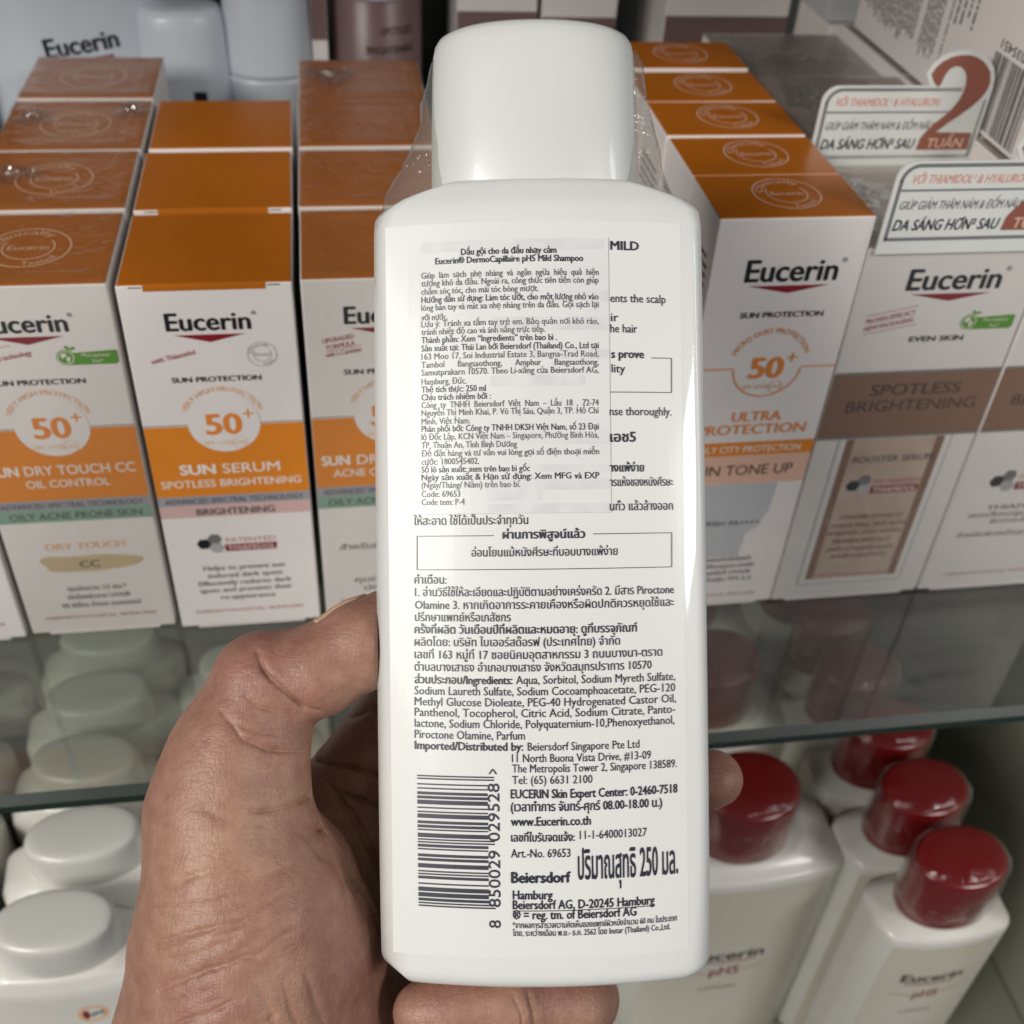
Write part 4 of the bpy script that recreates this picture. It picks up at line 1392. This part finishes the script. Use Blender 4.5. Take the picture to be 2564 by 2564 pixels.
back_carton('small brown-banded box at the back, beside the bluish bottle', 60.5, 68, 236, 30, 176, 143, 172, [])
jar = thing('serum_bottle', 'brown cylindrical SPOTLESS BRIGHTENING bottle at the back of the shelf', 'bottle', (0.0915, 0.252, 0))
link('body', loft('body', [[(a * .001, b * .001, c * .001) for a, b, c in oval_ring(w, w, z, 56, 2)] for z, w in ((0, 20), (2, 21.5), (161, 21.5), (162, 20.5))]), M['mauve'], jar, True)
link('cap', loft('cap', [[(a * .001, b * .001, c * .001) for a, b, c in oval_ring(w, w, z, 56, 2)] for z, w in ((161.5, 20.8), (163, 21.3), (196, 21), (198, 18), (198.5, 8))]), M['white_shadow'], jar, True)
P = Print()
P.text('title_text', 'taupe_dark', 'SPOTLESS', 1.0, 147, 5, x1=18, bold=.02)
P.text('title_text', 'taupe_dark', 'BRIGHTENING', -6, 138.5, 5, x1=18.5, bold=.02)
P.build(jar, lambda u, v, l: (21.62 * math.sin(u / 21.6) * .001, -(21.62 * math.cos(u / 21.6) + INK * l) * .001, v * .001))
back_carton('brown-banded box behind the bottle cap, left one', 128, 166, 234, 40, 178, 120, 157, [])
back_carton('brown-banded box behind the bottle cap, right one', 168.5, 205, 236, 40, 178, 120, 154, [])
back_carton('brown-banded box reading SPOTLESS behind the tone-up cartons', 227.5, 289, 231, 50, 180, 128, 156.5, [('SPOTLESS', 42, 141, 34, 6.4)])
t = thing('brightening_box', 'white box with grey fine print at the back, beside the barcode carton', 'carton', (0.291, 0.188, 0), 0, 'brown-banded boxes at the back of the shelf')
link('carton', box_mesh('carton', .001, .06, 0, .04, 0, .1655, .0005), M['board'], t)
link('leaflet', box_mesh('leaflet', 0.0, .058, .004, .036, .166, .176, .0005), M['pale_grey'], t)


# ------------------------------------------------------------------ the hand
# bones as chains of (x, y, z, radius) in mm; x right, y up, z towards the viewer, origin 260 mm before the lens
BONES = {
    'thumb_distal': [(-56.4, -39.3, 2, 11.8), (-44.5, -36.4, 3.5, 9.9), (-34.5, -30.6, 2, 10.0), (-28.9, -27.2, -1, 9.3)],
    'thumb_prox': [(-57.0, -40.2, 2, 12.3), (-62.2, -55.3, 3, 15.0), (-65.3, -69.6, 4, 17.0)],
    'thenar': [(-65.3, -69.6, 4, 17.0), (-61.1, -89.1, 4, 23.5), (-60.9, -105.2, 3, 26), (-64.3, -126.4, 2, 28), (-67.6, -153.3, 4, 30), (-74, -200, 10, 30), (-84, -260, 22, 31)],
    'thenar2': [(-56.6, -89.9, -8, 16), (-51.6, -105.9, -8, 20), (-51.6, -128.8, -8, 24)],
    'web': [(-62.5, -86, -6, 12), (-50, -90, -20, 10), (-45.1, -88, -32, 10)],
    'palm': [(-60, -200, 2, 27), (-50.6, -145.9, -24, 20), (-45.1, -115.4, -32, 15), (-38.7, -88.9, -36, 13)],
    'palm2': [(-36.3, -148.0, -28, 20), (-23.4, -124.8, -38, 15), (-25.0, -95.8, -40, 13)],
    'palm3': [(-45, -180, -10, 22), (-19.8, -151.0, -26, 18), (-9.3, -131.5, -37, 14), (-15.2, -107.9, -42, 13)],
    'index': [(-48.8, -79.1, -36, 12.0), (-23.6, -45.4, -40, 10.3), (2.7, -38.2, -43, 9.2), (23.4, -39.8, -41, 7.6)],
    'middle': [(-37.8, -90.1, -40, 12.0), (-0.9, -75.5, -44, 10.5), (31.8, -71.1, -40, 9.3), (46.2, -69.5, -32, 8.4), (50.6, -67.0, -21, 7.4)],
    'ring': [(-25.2, -103.6, -42, 12.0), (6.4, -96.0, -45, 10.2), (28.1, -95.0, -42, 9), (36.5, -94.5, -40, 7.8)],
    'little': [(-13.6, -118.6, -40, 11.0), (6.1, -122.3, -32, 9.6), (16.5, -120.1, -16, 9.0), (15.0, -116.9, -6, 8.6), (-0.7, -113.7, 2, 8.3), (-15.3, -113.7, 4, 7.6), (-20.7, -114.0, 4, 6.8)],
}
FINGERS = ('index', 'middle', 'ring', 'little')
CREASES = [  # (points, depth, width)
    ([(-56.7, -31.2), (-54.9, -34.8), (-50.7, -39.0), (-46.5, -43.2), (-43.5, -44.4)], 1.0, .9), ([(-58.7, -40.2), (-55.5, -42.6), (-51.3, -44.4)], .5, .8),
    ([(-63.3, -43.8), (-58.5, -49.2), (-52.5, -52.2), (-47.1, -53.7)], .85, .9), ([(-60.3, -46.0), (-55.5, -48.0), (-50, -49.0)], .4, .7),
    ([(-56.1, -64.3), (-51.3, -64.9), (-46.5, -64.5)], .7, .7), ([(-66, -63), (-60, -66), (-54, -67)], .3, .9), ([(-47.1, -69.7), (-44.1, -72.7), (-38.0, -81.1), (-33.2, -90.8), (-30, -104)], 1.3, 1.3),
    ([(-74.2, -100.4), (-68.1, -96.8), (-62.1, -94.4), (-53.7, -92.0)], .8, 1.2), ([(-75.4, -90.8), (-65.7, -87.2), (-56.1, -85.0)], .55, 1.0), ([(-72.9, -107.6), (-64.5, -104.0), (-56.1, -100.4)], .6, 1.0),
    ([(-70.5, -77.5), (-63.3, -75.7), (-56.1, -75.1)], .35, .9), ([(-47.1, -64.9), (-41.7, -64.9), (-34.4, -67.9), (-29, -72.7)], 1.2, 1.0), ([(-44.1, -71.5), (-38.0, -73.9), (-29, -81.1)], 1.1, 1.0),
    ([(-44.1, -54.7), (-36.8, -51.6), (-29, -52.2)], .8, .9), ([(-73, -113), (-66, -110), (-58, -108)], .5, .9), ([(-44, -98), (-41, -108), (-38, -118)], .5, .9), ([(-48, -98), (-45, -109), (-42, -120)], .45, .9),
    ([(-52, -100), (-48, -112), (-46, -122)], .4, .9), ([(3.6, -108.5), (5.0, -112.4), (5.8, -118)], .7, .7), ([(0.6, -108.5), (2.0, -112.0), (2.6, -117)], .45, .7),
    ([(-78, -84), (-72, -82), (-66, -81)], .3, .8), ([(-76, -95), (-70, -93.4), (-64, -91)], .35, .8), ([(-76, -104), (-70, -101.6), (-63, -99)], .35, .8), ([(-75, -118), (-68, -115), (-60, -113)], .4, .9)]

for k in range(46):        # fine lines across the ball of the thumb
    x_, y_ = rng.uniform(-80, -52), rng.uniform(-128, -72)
    L_, a_ = rng.uniform(3, 9), rng.normal(.42, .16)
    CREASES.append(([(x_, y_), (x_ + L_ * .5 * math.cos(a_), y_ + L_ * .5 * math.sin(a_) + rng.uniform(-.4, .4)), (x_ + L_ * math.cos(a_), y_ + L_ * math.sin(a_))], rng.uniform(.12, .34), rng.uniform(.5, .75)))
for k in range(30):        # steep fine lines towards the heel of the palm
    x_, y_ = rng.uniform(-54, -33), rng.uniform(-122, -96)
    L_, a_ = rng.uniform(4, 11), rng.normal(-1.2, .12)
    CREASES.append(([(x_, y_), (x_ + L_ * .5 * math.cos(a_), y_ + L_ * .5 * math.sin(a_) + rng.uniform(-.4, .4)), (x_ + L_ * math.cos(a_), y_ + L_ * math.sin(a_))], rng.uniform(.12, .34), rng.uniform(.5, .75)))


def cone_sdf(G, a, b, ra, rb):
    pa = G - np.array(a, np.float32)
    ba = np.array(b, np.float32) - np.array(a, np.float32)
    h = np.clip((pa @ ba) / float(ba @ ba), 0, 1)
    d = np.sqrt(((pa - h[..., None] * ba) ** 2).sum(-1))
    return d - (ra + (rb - ra) * h)


def smin(a, b, k):
    h = np.maximum(k - np.abs(a - b), 0) / k
    return np.minimum(a, b) - h * h * k * .25


BAX = np.array([6.9, -16.4, 1.0])            # a point on the bottle's axis, in the hand's frame
BUP = np.array([-math.sin(ROLL), math.cos(ROLL), 0])
BRT = np.array([math.cos(ROLL), math.sin(ROLL), 0])


def bottle_sdf(G):
    q = G - BAX.astype(np.float32)
    x = np.abs(q @ BRT.astype(np.float32)) - (BW - 6.0)
    z = np.abs(q[..., 2]) - (BD - 8.4)
    y = np.abs((q @ BUP.astype(np.float32)) - (-(102.2 - 16.4) + 82)) - (82 - 6)
    x, y, z = (np.maximum(t, 0) for t in (x, y, z))
    return np.sqrt(x * x + y * y + z * z) - 6.0


def hand_sdf(G):
    def chain(ch, k):
        d = None
        for p, q in zip(ch[:-1], ch[1:]):
            e = cone_sdf(G, p[:3], q[:3], p[3], q[3])
            d = e if d is None else smin(d, e, k)
        return d
    body = None
    for nm, k in (('thenar', 8), ('thenar2', 12), ('thumb_prox', 8), ('web', 7), ('palm', 6), ('palm2', 9), ('palm3', 9)):
        e = chain(BONES[nm], 4)
        body = e if body is None else smin(body, e, k)
    body = smin(body, chain(BONES['thumb_distal'], 2.5), 3.0)
    for nm in FINGERS:
        body = smin(body, chain(BONES[nm], 2.5), 5.0 if nm != 'little' else 3.0)
    return np.maximum(body, -(bottle_sdf(G) - .05))


def surface_nets(d, org, h):
    s = d < 0
    nx, ny, nz = d.shape
    acc = np.zeros((nx - 1, ny - 1, nz - 1, 3), np.float32)
    cnt = np.zeros((nx - 1, ny - 1, nz - 1), np.float32)
    for ax in range(3):
        sl0 = [slice(None)] * 3
        sl1 = [slice(None)] * 3
        sl0[ax], sl1[ax] = slice(0, -1), slice(1, None)
        a, b = d[tuple(sl0)], d[tuple(sl1)]
        cr = (a < 0) != (b < 0)
        t = np.where(cr, a / np.where(cr, a - b, 1), 0).astype(np.float32)
        o1, o2 = [q for q in range(3) if q != ax]
        for i in (0, 1):
            for j in (0, 1):
                sl = [slice(None)] * 3
                sl[o1] = slice(i, i + acc.shape[o1])
                sl[o2] = slice(j, j + acc.shape[o2])
                c_, tt = cr[tuple(sl)], t[tuple(sl)]
                cnt += c_
                acc[..., ax] += np.where(c_, tt, 0)
                acc[..., o1] += np.where(c_, i, 0)
                acc[..., o2] += np.where(c_, j, 0)
    act = cnt > 0
    idx = -np.ones(act.shape, int)
    idx[act] = np.arange(act.sum())
    ijk = np.argwhere(act)
    V = (ijk + acc[act] / cnt[act][:, None]) * h + org
    Q = []
    for ax in range(3):
        sl0 = [slice(None)] * 3
        sl1 = [slice(None)] * 3
        sl0[ax], sl1[ax] = slice(0, -1), slice(1, None)
        cr = s[tuple(sl0)] != s[tuple(sl1)]
        e = np.argwhere(cr)
        o1, o2 = [q for q in range(3) if q != ax]
        ok = (e[:, o1] > 0) & (e[:, o2] > 0) & (e[:, o1] < d.shape[o1] - 1) & (e[:, o2] < d.shape[o2] - 1)
        e = e[ok]
        fl = s[tuple(e.T)]
        c = []
        for i, j in ((-1, -1), (0, -1), (0, 0), (-1, 0)):
            q = e.copy()
            q[:, o1] += i
            q[:, o2] += j
            c.append(idx[tuple(q.T)])
        c = np.stack(c, 1)
        flip = fl if ax != 1 else ~fl
        c[~flip] = c[~flip][:, ::-1]
        Q.append(c)
    return V, np.vstack(Q)


HS = 1.05
lo, hi = np.array([-122.0, -250.0, -62.0]), np.array([66.0, -14.0, 58.0])
ax = [np.arange(lo[i], hi[i], HS, dtype=np.float32) for i in range(3)]
D = np.empty(tuple(len(a) for a in ax), np.float32)
for i0 in range(0, len(ax[0]), 24):
    G = np.stack(np.meshgrid(ax[0][i0:i0 + 24], ax[1], ax[2], indexing='ij'), -1)
    D[i0:i0 + 24] = hand_sdf(G)
HV, HQ = surface_nets(D, lo.astype(np.float32), HS)
del D
hme = bpy.data.meshes.new('hand')
hme.from_pydata(HV.tolist(), [], HQ.tolist())
hme.update()
bm = bmesh.new()
bm.from_mesh(hme)
bmesh.ops.smooth_vert(bm, verts=bm.verts[:], factor=.5, use_axis_x=True, use_axis_y=True, use_axis_z=True)
bmesh.ops.subdivide_edges(bm, edges=[e for e in bm.edges if all(v.co.z > -34 and v.co.y > -150 for v in e.verts)], cuts=1, use_grid_fill=True)
bmesh.ops.smooth_vert(bm, verts=bm.verts[:], factor=.5, use_axis_x=True, use_axis_y=True, use_axis_z=True)
segs = [(np.array(a), np.array(b)) for pts, dep, wd in CREASES if dep >= .45 for a, b in zip(pts[:-1], pts[1:])]
bm.verts.ensure_lookup_table()
vc = np.array([v.co[:] for v in bm.verts])
near = np.zeros(len(vc), bool)
for a, b in segs:
    h = np.clip(((vc[:, :2] - a) @ (b - a)) / float((b - a) @ (b - a)), 0, 1)
    near |= np.hypot(*(vc[:, :2] - a - h[:, None] * (b - a)).T) < 1.9
near &= vc[:, 2] > -36
bmesh.ops.subdivide_edges(bm, edges=[e for e in bm.edges if near[e.verts[0].index] and near[e.verts[1].index]], cuts=1, use_grid_fill=True)
bmesh.ops.recalc_face_normals(bm, faces=bm.faces[:])
bm.to_mesh(hme)
bm.free()
n = len(hme.vertices)
co = np.empty(n * 3, np.float32)
no = np.empty(n * 3, np.float32)
hme.vertices.foreach_get('co', co)
hme.vertices.foreach_get('normal', no)
co, no = co.reshape(-1, 3), no.reshape(-1, 3)
disp = np.zeros(n, np.float32)
wp = co[:, :2].copy()
for k in range(5):          # creases wander a little
    kv = (rng.normal(size=3) * .8).astype(np.float32)
    wp += np.outer(np.sin(co @ kv + rng.uniform(0, 6.28)), rng.normal(size=2) * .085).astype(np.float32)
amp = np.ones(n, np.float32)
for k in range(3):
    amp *= 1 + .2 * np.sin(co @ (rng.normal(size=3) * .5).astype(np.float32) + rng.uniform(0, 6.28))
facing = no[:, 2] > .0
for pts, dep, wd in CREASES:
    p = np.array(pts, np.float32)
    best = np.full(n, 99.0, np.float32)
    fade = np.zeros(n, np.float32)
    tot = len(p) - 1
    for k in range(tot):
        a, b = p[k], p[k + 1]
        ba = b - a
        h = np.clip(((wp - a) @ ba) / float(ba @ ba), 0, 1)
        d_ = np.hypot(*(wp - a - h[:, None] * ba).T)
        m_ = d_ < best
        best[m_] = d_[m_]
        fade[m_] = (k + h[m_]) / tot
    fd = np.sqrt(np.clip(4 * fade * (1 - fade) + .25, 0, 1))
    disp -= np.where(facing, amp * (.95 if dep >= 1 else .55) * dep * fd * np.exp(-(best / ((.55 if dep >= .45 else .75) * wd)) ** 2) + .25 * dep * fd * np.exp(-(best / (1.6 * wd)) ** 2) - .12 * dep * fd * np.exp(-((best - 2.0 * wd) / (1.2 * wd)) ** 2), 0)
# soft lumps of flesh
for k in range(9):
    kv = rng.normal(size=3) * .16
    disp += .12 * np.sin(co @ kv.astype(np.float32) + rng.uniform(0, 6.28))
away = np.clip(bottle_sdf(co) / 1.2, 0, 1)
co = co + no * (disp * away)[:, None]
hme.vertices.foreach_set('co', (co * .001).ravel())
hme.update()
hand = link('hand', hme, M['skin'], None, True)
h0 = cam_point(0, 0, 260.0)
HM = Matrix(((RIGHT.x, UP.x, -VIEW.x, h0.x), (RIGHT.y, UP.y, -VIEW.y, h0.y), (RIGHT.z, UP.z, -VIEW.z, h0.z), (0, 0, 0, 1)))
hand.matrix_world = HM
tag(hand, 'left hand gripping the white shampoo bottle, thumb on its side, little finger beneath', 'hand')


def nail(name, a, b, dorsal, s0, s1, half, off=.06, ns=16, nt=12):
    """nail plate: grown just off the fingertip's skin on its back side"""
    a, b, dorsal = (np.array(q, float) for q in (a, b, dorsal))
    axv = (b - a) / np.linalg.norm(b - a)
    dorsal = dorsal - axv * (dorsal @ axv)
    dorsal /= np.linalg.norm(dorsal)
    side = np.cross(axv, dorsal)
    V, F = [], []
    for i in range(ns + 1):
        s = s0 + (s1 - s0) * i / ns
        o = a + (b - a) * s
        tip = max(0.0, (i / ns - .72) / .28)
        hw = half * math.sqrt(max(.05, 1 - tip ** 2 * .8)) * (1 - .25 * max(0, .25 - i / ns))
        for j in range(nt + 1):
            th = hw * (2 * j / nt - 1)
            dr = dorsal * math.cos(th) + side * math.sin(th)
            r = np.linspace(1.0, 22, 180)
            pts = o + r[:, None] * dr
            dd = hand_sdf(pts.astype(np.float32))
            w_ = np.where(dd > 0)[0]
            rr = r[w_[0]] if len(w_) else 8
            V.append(tuple((o + dr * (rr + off - .25 * abs(2 * j / nt - 1) ** 4)) * .001))
    for i in range(ns):
        for j in range(nt):
            q = i * (nt + 1) + j
            F.append((q, q + 1, q + nt + 2, q + nt + 1))
    me = mesh(name, V, F)
    bm = bmesh.new()
    bm.from_mesh(me)
    bmesh.ops.recalc_face_normals(bm, faces=bm.faces[:])
    bmesh.ops.solidify(bm, geom=bm.faces[:], thickness=.0004)
    bm.to_mesh(me)
    bm.free()
    return link(name, me, M['nail'], hand, True)


nail('thumb_nail', (-43.2, -35.7, 3.5), (-29.4, -27.4, -1), (-.46, .80, -.42), .2, 1.0, .8)
nail('little_finger_nail', (-8, -113.7, 3), (-20.7, -114.0, 4), (0, -.75, .8), .35, 1.2, .8)
